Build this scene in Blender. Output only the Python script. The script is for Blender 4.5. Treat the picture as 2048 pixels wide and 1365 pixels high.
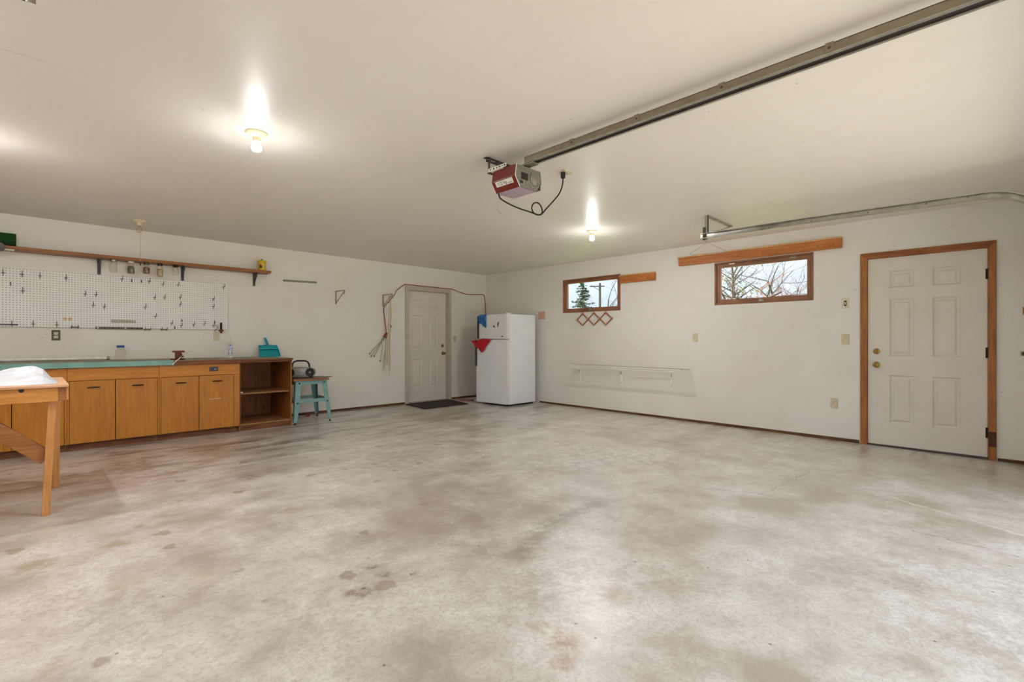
import bpy, bmesh, math, random
from mathutils import Vector, Matrix

# ------------------------------------------------------------------ clear
for o in list(bpy.data.objects):
    bpy.data.objects.remove(o)
scene = bpy.context.scene
COL = scene.collection
PI = math.pi

# ------------------------------------------------------------------ camera
# world: X along the workbench wall, Y along the window wall, camera above the origin
XR, YB, H = 6.538, 7.32, 2.44          # window wall, workbench wall, ceiling
XL, YF = -2.1, -0.45                   # far side wall, overhead-door wall
TH = math.radians(45.15)
cam_d = bpy.data.cameras.new('camera')
cam_d.sensor_width = 36.0
cam_d.lens = 36.0 * 966.0 / 2048.0
cam_d.clip_start = 0.05
cam_d.clip_end = 400
cam = bpy.data.objects.new('camera', cam_d)
cam.location = (0, 0, 1.106)
cam.rotation_euler = (PI / 2, 0, TH - PI / 2)
COL.objects.link(cam)
scene.camera = cam

# ------------------------------------------------------------------ light and exposure
scene.view_settings.view_transform = 'Standard'
scene.view_settings.look = 'None'
scene.view_settings.gamma = 1.0
scene.view_settings.use_curve_mapping = False
scene.view_settings.exposure = 1.0
BULB_E = 1150.0
BULB_COL = (1.0, 0.99, 0.985)
SKY_E = 0.45                           # brightness at the horizon, rising towards the zenith as under haze
SUN_E = 12.0

world = bpy.data.worlds.new('sky')
scene.world = world
world.use_nodes = True
wn, wl = world.node_tree.nodes, world.node_tree.links
wn.clear()
w_out = wn.new('ShaderNodeOutputWorld')
w_bg = wn.new('ShaderNodeBackground')
w_bg.inputs['Strength'].default_value = SKY_E
w_tc = wn.new('ShaderNodeTexCoord')
w_sep = wn.new('ShaderNodeSeparateXYZ')
w_ramp = wn.new('ShaderNodeValToRGB')
w_ramp.color_ramp.elements[0].position = 0.0
w_ramp.color_ramp.elements[0].color = (0.70, 0.84, 0.97, 1)
w_ramp.color_ramp.elements[1].position = 0.7
w_ramp.color_ramp.elements[1].color = (0.84, 0.91, 0.97, 1)
wl.new(w_tc.outputs['Generated'], w_sep.inputs[0])
wl.new(w_sep.outputs['Z'], w_ramp.inputs['Fac'])
wl.new(w_ramp.outputs['Color'], w_bg.inputs['Color'])
w_up = wn.new('ShaderNodeMath')
w_up.operation = 'MAXIMUM'
w_up.inputs[1].default_value = 0.0
w_st = wn.new('ShaderNodeMath')
w_st.operation = 'MULTIPLY_ADD'
w_st.inputs[1].default_value = SKY_E * 3.6
w_st.inputs[2].default_value = SKY_E
wl.new(w_sep.outputs['Z'], w_up.inputs[0])
wl.new(w_up.outputs[0], w_st.inputs[0])
wl.new(w_st.outputs[0], w_bg.inputs['Strength'])
wl.new(w_bg.outputs[0], w_out.inputs[0])

sun_d = bpy.data.lights.new('sun', 'SUN')
sun_d.energy = SUN_E
sun_d.angle = math.radians(0.6)
sun_d.color = (1.0, 0.95, 0.88)
sun = bpy.data.objects.new('sun', sun_d)
COL.objects.link(sun)
sun.location = (-6, 14, 14)
sun.rotation_euler = Vector((0.15, -0.85, -1.0)).to_track_quat('-Z', 'Y').to_euler()

random.seed(7)


# ------------------------------------------------------------------ helpers
def lin(r, g, b):
    def f(c):
        c /= 255.0
        return c / 12.92 if c <= 0.04045 else ((c + 0.055) / 1.055) ** 2.4
    return (f(r), f(g), f(b), 1.0)


def floor_z(y):
    return -0.04 * (1 - y / YB)


class MB:
    """collects geometry in world coordinates; build() links it as one mesh object"""

    def __init__(self):
        self.v, self.f = [], []

    def add(self, vs, fs):
        n = len(self.v)
        self.v += [tuple(p) for p in vs]
        self.f += [tuple(i + n for i in q) for q in fs]
        return self

    def box(self, x0, x1, y0, y1, z0, z1):
        vs = [(x0, y0, z0), (x1, y0, z0), (x1, y1, z0), (x0, y1, z0),
              (x0, y0, z1), (x1, y0, z1), (x1, y1, z1), (x0, y1, z1)]
        return self.add(vs, [(0, 3, 2, 1), (4, 5, 6, 7), (0, 1, 5, 4), (1, 2, 6, 5), (2, 3, 7, 6), (3, 0, 4, 7)])

    def bar(self, a, b, w, h, up=(0, 0, 1)):
        """box along a-b, w across, h along up"""
        a, b, up = Vector(a), Vector(b), Vector(up)
        d = (b - a).normalized()
        s = d.cross(up).normalized() * (w / 2)
        u = s.cross(d).normalized() * (h / 2)
        vs = [a - s - u, a + s - u, a + s + u, a - s + u, b - s - u, b + s - u, b + s + u, b - s + u]
        return self.add(vs, [(0, 3, 2, 1), (4, 5, 6, 7), (0, 1, 5, 4), (1, 2, 6, 5), (2, 3, 7, 6), (3, 0, 4, 7)])

    def tube(self, pts, r, n=8, cap=True):
        """tube through points; r a number or list"""
        pts = [Vector(p) for p in pts]
        m = len(pts)
        rs = r if isinstance(r, (list, tuple)) else [r] * m
        vs, fs = [], []
        t0 = (pts[1] - pts[0]).normalized()
        ref = Vector((0, 0, 1)) if abs(t0.z) < 0.9 else Vector((1, 0, 0))
        s = t0.cross(ref).normalized()
        for i in range(m):
            if i == 0:
                t = t0
            elif i == m - 1:
                t = (pts[i] - pts[i - 1]).normalized()
            else:
                t = ((pts[i + 1] - pts[i]).normalized() + (pts[i] - pts[i - 1]).normalized())
                t = t.normalized() if t.length > 1e-6 else (pts[i] - pts[i - 1]).normalized()
            s = (s - t * s.dot(t))
            s = s.normalized() if s.length > 1e-6 else t.orthogonal().normalized()
            u = t.cross(s)
            for k in range(n):
                a = 2 * PI * k / n
                vs.append(pts[i] + (s * math.cos(a) + u * math.sin(a)) * rs[i])
        for i in range(m - 1):
            for k in range(n):
                k2 = (k + 1) % n
                fs.append((i * n + k, i * n + k2, (i + 1) * n + k2, (i + 1) * n + k))
        if cap:
            fs.append(tuple(reversed(range(n))))
            fs.append(tuple((m - 1) * n + k for k in range(n)))
        return self.add(vs, fs)

    def lathe(self, c, prof, n=24, axis='Z', cap=True):
        """profile [(radius, height)] turned about an axis through c"""
        c = Vector(c)
        A = {'Z': (Vector((1, 0, 0)), Vector((0, 1, 0)), Vector((0, 0, 1))),
             'X': (Vector((0, 1, 0)), Vector((0, 0, 1)), Vector((1, 0, 0))),
             'Y': (Vector((0, 0, 1)), Vector((1, 0, 0)), Vector((0, 1, 0)))}[axis]
        vs, fs = [], []
        for r, h in prof:
            for k in range(n):
                a = 2 * PI * k / n
                vs.append(c + A[0] * (r * math.cos(a)) + A[1] * (r * math.sin(a)) + A[2] * h)
        m = len(prof)
        for i in range(m - 1):
            for k in range(n):
                k2 = (k + 1) % n
                fs.append((i * n + k, i * n + k2, (i + 1) * n + k2, (i + 1) * n + k))
        if cap:
            fs.append(tuple(reversed(range(n))))
            fs.append(tuple((m - 1) * n + k for k in range(n)))
        return self.add(vs, fs)

    def prism(self, poly, ext):
        """closed polygon (3-D points) pushed along the vector ext"""
        poly = [Vector(p) for p in poly]
        e = Vector(ext)
        n = len(poly)
        vs = poly + [p + e for p in poly]
        fs = [tuple(reversed(range(n))), tuple(range(n, 2 * n))]
        for i in range(n):
            j = (i + 1) % n
            fs.append((i, j, n + j, n + i))
        return self.add(vs, fs)

    def sweep_x(self, path, prof, x):
        """open profile [(dx, normal offset)] swept along a path in the YZ plane"""
        path = [Vector((0, p[0], p[1])) for p in path]
        vs, fs = [], []
        m, n = len(path), len(prof)
        for i in range(m):
            t = (path[min(i + 1, m - 1)] - path[max(i - 1, 0)]).normalized()
            nrm = Vector((0, -t.z, t.y))
            if i == 0:
                sgn = 1 if nrm.z >= 0 else -1
            nrm *= sgn
            for dx, dn in prof:
                p = path[i] + nrm * dn
                vs.append((x + dx, p.y, p.z))
        for i in range(m - 1):
            for k in range(n - 1):
                fs.append((i * n + k, i * n + k + 1, (i + 1) * n + k + 1, (i + 1) * n + k))
        return self.add(vs, fs)

    def build(self, name, mat, parent=None, origin=None, smooth=False, bevel=0.0, seg=1, sharp=35, local=False):
        if parent is not None and not local:
            org = Vector(parent['_o']) if '_o' in parent else Vector((0, 0, 0))
        elif local:
            org = Vector((0, 0, 0))
        else:
            org = Vector(origin) if origin is not None else Vector((0, 0, 0))
        me = bpy.data.meshes.new(name)
        me.from_pydata([tuple(Vector(p) - org) for p in self.v], [], self.f)
        bm = bmesh.new()
        bm.from_mesh(me)
        bmesh.ops.recalc_face_normals(bm, faces=bm.faces)
        if bevel > 0:
            es = [e for e in bm.edges if len(e.link_faces) == 2 and e.calc_face_angle(0) > math.radians(30)]
            bmesh.ops.bevel(bm, geom=es, offset=bevel, segments=seg, affect='EDGES', clamp_overlap=True)
        bm.to_mesh(me)
        bm.free()
        if smooth:
            for p in me.polygons:
                p.use_smooth = True
            me.set_sharp_from_angle(angle=math.radians(sharp))
        if mat is not None:
            me.materials.append(mat)
        o = bpy.data.objects.new(name, me)
        COL.objects.link(o)
        if parent is not None:
            o.parent = parent
            if not local:
                o['_o'] = tuple(org)
        else:
            o.location = org
            o['_o'] = tuple(org)
        return o


def tag(o, label=None, cat=None, group=None, kind=None):
    if label:
        o['label'] = label
    if cat:
        o['category'] = cat
    if group:
        o['group'] = group
    if kind:
        o['kind'] = kind
    return o


def thing(name, loc, label, cat, group=None, rotz=0.0):
    o = bpy.data.objects.new(name, None)
    o.empty_display_size = 0.1
    COL.objects.link(o)
    o.location = loc
    o.rotation_euler = (0, 0, rotz)
    o['_o'] = tuple(loc)
    return tag(o, label, cat, group)


def struct_root(name, loc=(0, 0, 0)):
    o = bpy.data.objects.new(name, None)
    COL.objects.link(o)
    o.location = loc
    o['_o'] = tuple(loc)
    o['kind'] = 'structure'
    return o


def struct(name, mb, mat, **k):
    return tag(mb.build(name, mat, **k), kind='structure')


# ------------------------------------------------------------------ materials
class NT:
    """little node-graph helper"""

    def __init__(self, name):
        self.m = bpy.data.materials.new(name)
        self.m.use_nodes = True
        self.t = self.m.node_tree
        self.b = self.t.nodes['Principled BSDF']
        self.out = self.t.nodes['Material Output']

    def n(self, typ, **kw):
        nd = self.t.nodes.new(typ)
        for k, v in kw.items():
            setattr(nd, k, v)
        return nd

    def l(self, a, b):
        self.t.links.new(a, b)

    def coord(self, scale=(1, 1, 1), rot=(0, 0, 0), kind='Object', loc=(0, 0, 0)):
        tc = self.n('ShaderNodeTexCoord')
        mp = self.n('ShaderNodeMapping')
        mp.inputs['Scale'].default_value = scale
        mp.inputs['Rotation'].default_value = rot
        mp.inputs['Location'].default_value = loc
        self.l(tc.outputs[kind], mp.inputs['Vector'])
        return mp.outputs[0]

    def world_pos(self):
        return self.n('ShaderNodeNewGeometry').outputs['Position']

    def noise(self, vec, scale=5, detail=4, rough=0.55, dist=0.0):
        nd = self.n('ShaderNodeTexNoise')
        nd.inputs['Scale'].default_value = scale
        nd.inputs['Detail'].default_value = detail
        nd.inputs['Roughness'].default_value = rough
        nd.inputs['Distortion'].default_value = dist
        if vec is not None:
            self.l(vec, nd.inputs['Vector'])
        return nd.outputs['Fac']

    def ramp(self, fac, stops, interp='LINEAR'):
        nd = self.n('ShaderNodeValToRGB')
        cr = nd.color_ramp
        cr.interpolation = interp
        while len(cr.elements) > 1:
            cr.elements.remove(cr.elements[-1])
        cr.elements[0].position = stops[0][0]
        cr.elements[0].color = stops[0][1]
        for p, c in stops[1:]:
            cr.elements.new(p).color = c
        self.l(fac, nd.inputs['Fac'])
        return nd.outputs['Color']

    def mr(self, v, a, b, c, d):
        nd = self.n('ShaderNodeMapRange')
        nd.interpolation_type = 'SMOOTHSTEP'
        for i, q in zip(('From Min', 'From Max', 'To Min', 'To Max'), (a, b, c, d)):
            nd.inputs[i].default_value = q
        self.l(v, nd.inputs['Value'])
        return nd.outputs['Result']

    def math(self, op, a, b=None, c=None):
        nd = self.n('ShaderNodeMath', operation=op)
        for i, q in enumerate((a, b, c)):
            if q is None:
                continue
            if isinstance(q, (int, float)):
                nd.inputs[i].default_value = q
            else:
                self.l(q, nd.inputs[i])
        return nd.outputs[0]

    def mix(self, fac, a, b, mode='MIX'):
        nd = self.n('ShaderNodeMix', data_type='RGBA', blend_type=mode)
        for s, q in ((nd.inputs[0], fac), (nd.inputs[6], a), (nd.inputs[7], b)):
            if isinstance(q, (int, float)):
                s.default_value = q
            elif isinstance(q, tuple):
                s.default_value = q
            else:
                self.l(q, s)
        return nd.outputs[2]

    def vdist(self, vec, p):
        nd = self.n('ShaderNodeVectorMath', operation='DISTANCE')
        self.l(vec, nd.inputs[0])
        nd.inputs[1].default_value = p
        return nd.outputs['Value']

    def bump(self, h, strength=0.2, dist=0.01):
        nd = self.n('ShaderNodeBump')
        nd.inputs['Strength'].default_value = strength
        nd.inputs['Distance'].default_value = dist
        self.l(h, nd.inputs['Height'])
        self.l(nd.outputs[0], self.b.inputs['Normal'])

    def set(self, col=None, rough=None, metal=None, spec=None):
        b = self.b
        if col is not None:
            if isinstance(col, tuple):
                b.inputs['Base Color'].default_value = col
            else:
                self.l(col, b.inputs['Base Color'])
        if rough is not None:
            if isinstance(rough, (int, float)):
                b.inputs['Roughness'].default_value = rough
            else:
                self.l(rough, b.inputs['Roughness'])
        if metal is not None:
            b.inputs['Metallic'].default_value = metal
        if spec is not None:
            b.inputs['Specular IOR Level'].default_value = spec
        return self.m


_plain = {}


def plain(name, rgb, rough=0.5, metal=0.0, var=0.06, scale=25):
    """one colour with slight procedural mottling"""
    if name in _plain:
        return _plain[name]
    t = NT(name)
    c = lin(*rgb)
    f = t.noise(t.coord(), scale, 3)
    dk = tuple(q * (1 - 2.2 * var) for q in c[:3]) + (1,)
    lt = tuple(min(1, q * (1 + 1.6 * var)) for q in c[:3]) + (1,)
    t.set(t.ramp(f, [(0.3, dk), (0.7, lt)]), rough, metal)
    _plain[name] = t.m
    return t.m


def wood(name, dark, mid, light, axis='X', rough=0.5, scale=1.0, knots=False, wear=None):
    t = NT(name)
    st = {'X': (1.2, 14, 14), 'Y': (14, 1.2, 14), 'Z': (14, 14, 1.2)}[axis]
    v = t.coord(tuple(q * scale for q in st))
    g = t.noise(v, 2.2, 6, 0.62, 0.6)
    st2 = {'X': (2, 120, 120), 'Y': (120, 2, 120), 'Z': (120, 120, 2)}[axis]
    fine = t.noise(t.coord(tuple(q * scale for q in st2)), 1.5, 2)
    big = t.noise(t.coord(), 2.3, 3)
    f = t.math('ADD', t.math('MULTIPLY', g, 0.62), t.math('MULTIPLY', fine, 0.22))
    f = t.math('ADD', f, t.math('MULTIPLY', big, 0.26))
    col = t.ramp(f, [(0.36, lin(*dark)), (0.54, lin(*mid)), (0.72, lin(*light))])
    if knots:
        vo = t.n('ShaderNodeTexVoronoi')
        vo.inputs['Scale'].default_value = 1.0
        t.l(t.coord(tuple({'X': (2.2, 6, 6), 'Y': (6, 2.2, 6), 'Z': (6, 6, 2.2)}[axis])), vo.inputs['Vector'])
        k = t.mr(vo.outputs['Distance'], 0.05, 0.13, 1, 0)
        col = t.mix(t.math('MULTIPLY', k, 0.75), col, lin(74, 36, 14))
    if wear:
        wmask = t.mr(t.noise(t.coord(), 3.4, 6, 0.7), 0.58, 0.7, 0, 0.8)
        col = t.mix(wmask, col, lin(*wear))
    t.set(col, rough)
    return t.m


# painted drywall -----------------------------------------------------------
def wall_material(name, rgb=(236, 232, 225), seed=0.0, patch=None):
    t = NT(name)
    p = t.world_pos()
    mp = t.n('ShaderNodeMapping')
    mp.inputs['Location'].default_value = (seed, seed * 1.7, seed * 0.4)
    t.l(p, mp.inputs['Vector'])
    v = mp.outputs[0]
    base = lin(*rgb)
    yel = lin(rgb[0] - 9, rgb[1] - 12, rgb[2] - 20)
    f = t.noise(v, 0.9, 2, 0.6)
    col = t.mix(t.mr(f, 0.42, 0.72, 0, 0.55), base, yel)
    # scuffs: thin short strokes in patches
    zone = t.mr(t.noise(v, 1.7, 1), 0.52, 0.66, 0, 1)
    mp3 = t.n('ShaderNodeMapping')
    mp3.inputs['Scale'].default_value = (9, 9, 26)
    mp3.inputs['Rotation'].default_value = (0.35, 0.35, 0.0)
    t.l(p, mp3.inputs['Vector'])
    sc = t.mr(t.noise(mp3.outputs[0], 2.6, 3, 0.75), 0.665, 0.70, 0, 1)
    col = t.mix(t.math('MULTIPLY', t.math('MULTIPLY', sc, zone), 0.8), col, lin(110, 96, 80))
    # nail holes
    spw = t.n('ShaderNodeSeparateXYZ')
    t.l(v, spw.inputs[0])
    cbw = t.n('ShaderNodeCombineXYZ')
    t.l(t.math('ADD', spw.outputs['X'], spw.outputs['Y']), cbw.inputs[0])
    t.l(spw.outputs['Z'], cbw.inputs[1])
    vo = t.n('ShaderNodeTexVoronoi', voronoi_dimensions='2D')
    vo.inputs['Scale'].default_value = 2.6
    t.l(cbw.outputs[0], vo.inputs['Vector'])
    kw = t.n('ShaderNodeSeparateColor')
    t.l(vo.outputs['Color'], kw.inputs[0])
    nh = t.math('MULTIPLY', t.mr(vo.outputs['Distance'], 0.006, 0.014, 1, 0), t.mr(kw.outputs[0], 0.82, 0.84, 0, 1))
    col = t.mix(t.math('MULTIPLY', nh, 0.8), col, lin(70, 58, 46))
    t.set(col, 0.42, spec=0.4)
    return t.m


def ceiling_material():
    t = NT('ceiling_paint')
    p = t.world_pos()
    f = t.noise(p, 0.55, 2, 0.55)
    col = t.ramp(f, [(0.3, lin(233, 227, 216)), (0.7, lin(240, 235, 226))])
    sp = t.n('ShaderNodeSeparateXYZ')
    t.l(p, sp.inputs[0])
    # panel joints that run along X
    for y0, wob in ((3.205, 0.0),):
        d = t.math('ABSOLUTE', t.math('SUBTRACT', sp.outputs['Y'], y0))
        line = t.math('MULTIPLY', t.mr(d, 0.001, 0.0035, 1, 0), t.mr(t.noise(p, 1.1 + wob, 2), 0.42, 0.55, 0.1, 0.8))
        col = t.mix(t.math('MULTIPLY', line, 0.45), col, lin(120, 108, 90))
    # roller streaks along Y, tiny specks
    mp = t.n('ShaderNodeMapping')
    mp.inputs['Scale'].default_value = (9, 0.8, 1)
    t.l(p, mp.inputs['Vector'])
    st = t.noise(mp.outputs[0], 1.4, 2)
    col = t.mix(t.mr(st, 0.45, 0.8, 0, 0.05), col, lin(200, 186, 160))
    vo = t.n('ShaderNodeTexVoronoi', voronoi_dimensions='2D')
    vo.inputs['Scale'].default_value = 1.3
    t.l(p, vo.inputs['Vector'])
    kc = t.n('ShaderNodeSeparateColor')
    t.l(vo.outputs['Color'], kc.inputs[0])
    col = t.mix(t.math('MULTIPLY', t.mr(vo.outputs['Distance'], 0.004, 0.008, 0.6, 0), t.mr(kc.outputs[0], 0.6, 0.62, 0, 1)), col, lin(90, 80, 66))
    rough = t.mr(st, 0.3, 0.7, 0.38, 0.44)
    t.set(col, rough, spec=0.28)
    return t.m


def concrete_material():
    t = NT('concrete')
    p = t.world_pos()
    sp = t.n('ShaderNodeSeparateXYZ')
    t.l(p, sp.inputs[0])
    big = t.noise(p, 0.55, 3, 0.6)
    med = t.noise(p, 2.6, 5, 0.68)
    fine = t.noise(p, 55, 3, 0.72)
    grit = t.noise(p, 240, 1, 0.7)
    brk = t.noise(p, 13, 4, 0.75)
    f = t.math('ADD', t.math('MULTIPLY', big, 0.5), t.math('MULTIPLY', med, 0.5))
    col = t.ramp(f, [(0.40, lin(178, 168, 156)), (0.5, lin(214, 208, 200)), (0.60, lin(238, 235, 230))])
    col = t.mix(t.mr(fine, 0.42, 0.72, 0.0, 0.42), col, lin(160, 147, 131))
    col = t.mix(t.mr(grit, 0.58, 0.74, 0.0, 0.5), col, lin(128, 114, 100))
    col = t.mix(t.mr(brk, 0.46, 0.66, 0.0, 0.28), col, lin(168, 157, 144))
    # dirty drags along X near the bench, blotchy grime along the window wall
    mp = t.n('ShaderNodeMapping')
    mp.inputs['Scale'].default_value = (0.7, 3.2, 1)
    t.l(p, mp.inputs['Vector'])
    drag = t.mr(t.noise(mp.outputs[0], 1.5, 3, 0.7), 0.46, 0.68, 0, 1)
    zone = t.math('ADD', t.mr(sp.outputs['Y'], 3.8, 6.2, 0.06, 0.95), t.mr(sp.outputs['X'], 5.6, 6.5, 0.0, 0.6))
    col = t.mix(t.math('MULTIPLY', drag, zone), col, lin(122, 106, 88))
    # mottled car dirt
    oil = t.math('MULTIPLY', t.mr(big, 0.50, 0.62, 0, 1), t.mr(brk, 0.38, 0.6, 0.3, 1))
    col = t.mix(t.math('MULTIPLY', oil, 0.35), col, lin(146, 132, 118))
    # wobbled coordinates for stains
    nz = t.n('ShaderNodeTexNoise')
    nz.inputs['Scale'].default_value = 14
    nz.inputs['Detail'].default_value = 1.5
    t.l(p, nz.inputs['Vector'])
    sb = t.n('ShaderNodeVectorMath', operation='SUBTRACT')
    t.l(nz.outputs['Color'], sb.inputs[0])
    sb.inputs[1].default_value = (0.5, 0.5, 0.5)
    sc = t.n('ShaderNodeVectorMath', operation='SCALE')
    sc.inputs['Scale'].default_value = 0.10
    t.l(sb.outputs[0], sc.inputs[0])
    wob = t.n('ShaderNodeVectorMath', operation='ADD')
    t.l(p, wob.inputs[0])
    t.l(sc.outputs[0], wob.inputs[1])
    w2 = wob.outputs[0]
    jag = t.math('MULTIPLY', t.math('SUBTRACT', brk, 0.5), 0.5)
    # drips: small spots, only on the workbench side
    vo = t.n('ShaderNodeTexVoronoi', voronoi_dimensions='2D')
    vo.inputs['Scale'].default_value = 3.4
    t.l(w2, vo.inputs['Vector'])
    keep = t.n('ShaderNodeSeparateColor')
    t.l(vo.outputs['Color'], keep.inputs[0])
    size = t.math('MULTIPLY', keep.outputs[0], 0.20)
    spot = t.math('MULTIPLY', t.mr(t.math('SUBTRACT', vo.outputs['Distance'], size), -0.06, 0.0, 1, 0), t.mr(keep.outputs[1], 0.42, 0.5, 0, 1))
    side = t.mr(t.math('SUBTRACT', sp.outputs['Y'], sp.outputs['X']), -0.6, 1.2, 0.0, 0.6)
    col = t.mix(t.math('MULTIPLY', spot, side), col, lin(140, 120, 96))

    def blotches(lst, rgb, amt):
        nonlocal col
        m = None
        for x, y, r0, r1 in lst:
            d = t.math('ADD', t.vdist(w2, (x, y, floor_z(y))), t.math('MULTIPLY', jag, r1))
            k = t.mr(d, r0, r1, 1, 0)
            m = k if m is None else t.math('MAXIMUM', m, k)
        m = t.math('MULTIPLY', m, t.mr(brk, 0.38, 0.56, 0.3, 1))
        col = t.mix(t.math('MULTIPLY', m, amt), col, lin(*rgb))

    blotches([(1.419, 1.145, 0.0, 0.10), (1.342, 1.083, 0.0, 0.08)], (156, 104, 66), 0.75)
    blotches([(1.427, 1.277, 0, 0.09), (1.494, 1.180, 0, 0.14), (1.849, 1.219, 0.02, 0.12)], (164, 134, 110), 0.6)
    blotches([(1.045, 2.026, 0.03, 0.08), (1.216, 2.227, 0.01, 0.045), (1.209, 2.097, 0.01, 0.05)], (128, 110, 90), 0.8)
    blotches([(0.337, 2.870, 0.02, 0.11), (0.583, 2.696, 0.0, 0.10)], (206, 180, 132), 0.35)
    blotches([(0.012, 3.405, 0.03, 0.12), (0.339, 3.450, 0.03, 0.09), (0.043, 2.317, 0.02, 0.06), (1.218, 3.315, 0.02, 0.09)], (166, 144, 114), 0.7)
    blotches([(0.567, 4.836, 0.10, 0.42)], (176, 148, 142), 0.6)
    blotches([(1.276, 4.342, 0.05, 0.16), (0.609, 5.489, 0.10, 0.36), (0.190, 5.310, 0.08, 0.24)], (120, 104, 88), 0.6)
    blotches([(2.375, 3.831, 0.0, 0.70), (1.9, 2.5, 0.0, 0.80)], (164, 150, 136), 0.55)
    s2 = t.n('ShaderNodeSeparateXYZ')
    t.l(w2, s2.inputs[0])

    def strokes(lst, w0, w1, rgb, amt):
        """distance to segments in the floor plane"""
        nonlocal col
        best = None
        for (ax, ay), (bx, by) in lst:
            L2 = (bx - ax) ** 2 + (by - ay) ** 2
            px = t.math('SUBTRACT', s2.outputs['X'], ax)
            py = t.math('SUBTRACT', s2.outputs['Y'], ay)
            h = t.math('DIVIDE', t.math('ADD', t.math('MULTIPLY', px, bx - ax), t.math('MULTIPLY', py, by - ay)), L2)
            h = t.math('MINIMUM', t.math('MAXIMUM', h, 0.0), 1.0)
            dx = t.math('SUBTRACT', px, t.math('MULTIPLY', h, bx - ax))
            dy = t.math('SUBTRACT', py, t.math('MULTIPLY', h, by - ay))
            d = t.math('SQRT', t.math('ADD', t.math('MULTIPLY', dx, dx), t.math('MULTIPLY', dy, dy)))
            best = d if best is None else t.math('MINIMUM', best, d)
        m = t.math('MULTIPLY', t.mr(best, w0, w1, 1, 0), t.mr(brk, 0.34, 0.56, 0.25, 1))
        col = t.mix(t.math('MULTIPLY', m, amt), col, lin(*rgb))

    strokes([((2.799, 1.968), (2.30, 1.975)), ((2.30, 1.975), (1.82, 1.77))], 0.0, 0.12, (128, 114, 100), 0.6)
    strokes([((0.315, 6.42), (2.05, 5.80)), ((4.50, 0.65), (4.14, -0.11))], 0.004, 0.022, (232, 228, 220), 0.65)
    strokes([((3.85, 1.24), (3.72, -0.10)), ((4.80, 1.15), (3.85, 1.24)), ((3.85, 1.24), (3.52, 1.97))], 0.001, 0.006, (116, 104, 92), 0.75)
    # little dark crumbs
    v2 = t.n('ShaderNodeTexVoronoi', voronoi_dimensions='2D')
    v2.inputs['Scale'].default_value = 4.5
    t.l(p, v2.inputs['Vector'])
    k2 = t.n('ShaderNodeSeparateColor')
    t.l(v2.outputs['Color'], k2.inputs[0])
    crumb = t.math('MULTIPLY', t.mr(v2.outputs['Distance'], 0.018, 0.034, 1, 0), t.mr(k2.outputs[0], 0.82, 0.84, 0, 1))
    col = t.mix(t.math('MULTIPLY', crumb, 0.75), col, lin(84, 64, 50))
    r = t.math('ADD', t.mr(med, 0.3, 0.7, 0.29, 0.42), t.math('MULTIPLY', fine, 0.06))
    t.set(col, r, spec=0.6)
    t.b.inputs['Coat Weight'].default_value = 0.8      # worn sealer
    t.b.inputs['Coat Roughness'].default_value = 0.33
    t.b.inputs['Coat IOR'].default_value = 1.6
    return t.m


M = {}
M['wall'] = wall_material('wall_paint')
M['ceiling'] = ceiling_material()
M['concrete'] = concrete_material()
M['driveway'] = plain('driveway_concrete', (206, 198, 185), 0.9, var=0.1, scale=3)
M['grass'] = plain('lawn', (96, 112, 58), 0.95, var=0.25, scale=6)
M['sill_wood'] = wood('sill_plate_wood', (60, 36, 20), (96, 62, 38), (132, 94, 62), 'X', 0.8)
M['sill_wood_y'] = wood('sill_plate_wood_y', (60, 36, 20), (96, 62, 38), (132, 94, 62), 'Y', 0.8)
M['cab'] = wood('cabinet_ply', (164, 98, 16), (186, 116, 24), (200, 132, 36), 'Z', 0.42)
M['cab_rail'] = wood('cabinet_rail', (170, 100, 16), (194, 120, 26), (208, 136, 40), 'X', 0.42)
M['cab_in'] = wood('cabinet_interior', (100, 54, 16), (142, 84, 30), (166, 106, 46), 'Z', 0.6, knots=True)
M['cab_shelf'] = wood('cabinet_shelf', (112, 70, 34), (150, 102, 58), (172, 124, 78), 'X', 0.6)
M['kick'] = wood('kick_board', (70, 38, 18), (110, 64, 34), (150, 96, 60), 'X', 0.7, wear=(168, 120, 88))
M['top_wood'] = wood('worktop_edge_wood', (78, 38, 10), (112, 58, 16), (140, 80, 28), 'X', 0.5)
M['shelf_wood'] = wood('shelf_stain', (110, 60, 18), (148, 88, 32), (172, 108, 46), 'X', 0.45)
M['trim_z'] = wood('fir_trim_z', (126, 68, 24), (162, 98, 42), (188, 124, 64), 'Z', 0.45)
M['trim_y'] = wood('fir_trim_y', (110, 56, 20), (148, 82, 34), (176, 110, 54), 'Y', 0.45)
M['win_wood_y'] = wood('window_wood_y', (96, 58, 40), (146, 96, 66), (176, 128, 96), 'Y', 0.5)
M['win_wood_z'] = wood('window_wood_z', (96, 58, 40), (146, 96, 66), (176, 128, 96), 'Z', 0.5)
M['board_y'] = wood('ledge_wood', (150, 82, 30), (190, 112, 50), (214, 142, 78), 'Y', 0.5, knots=True)
M['ledge_cap_lit'] = wood('lit_ledge_cap_wood', (176, 116, 60), (214, 158, 98), (232, 186, 132), 'Y', 0.5)  # lighter than the face board: light on the cap edge put into colour
M['table_x'] = wood('fir_stud_x', (176, 106, 40), (208, 138, 62), (222, 160, 88), 'X', 0.55, knots=True)
M['table_y'] = wood('fir_stud_y', (150, 92, 44), (190, 128, 70), (214, 156, 98), 'Y', 0.55)
M['table_z'] = wood('fir_stud_z', (176, 110, 54), (206, 142, 78), (220, 162, 102), 'Z', 0.55, knots=True)
M['table_d'] = wood('fir_stud_brown', (124, 72, 32), (158, 98, 50), (182, 122, 70), 'X', 0.6)
M['table_top'] = wood('fir_ply_top', (184, 130, 90), (214, 164, 122), (230, 188, 150), 'X', 0.55)
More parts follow.
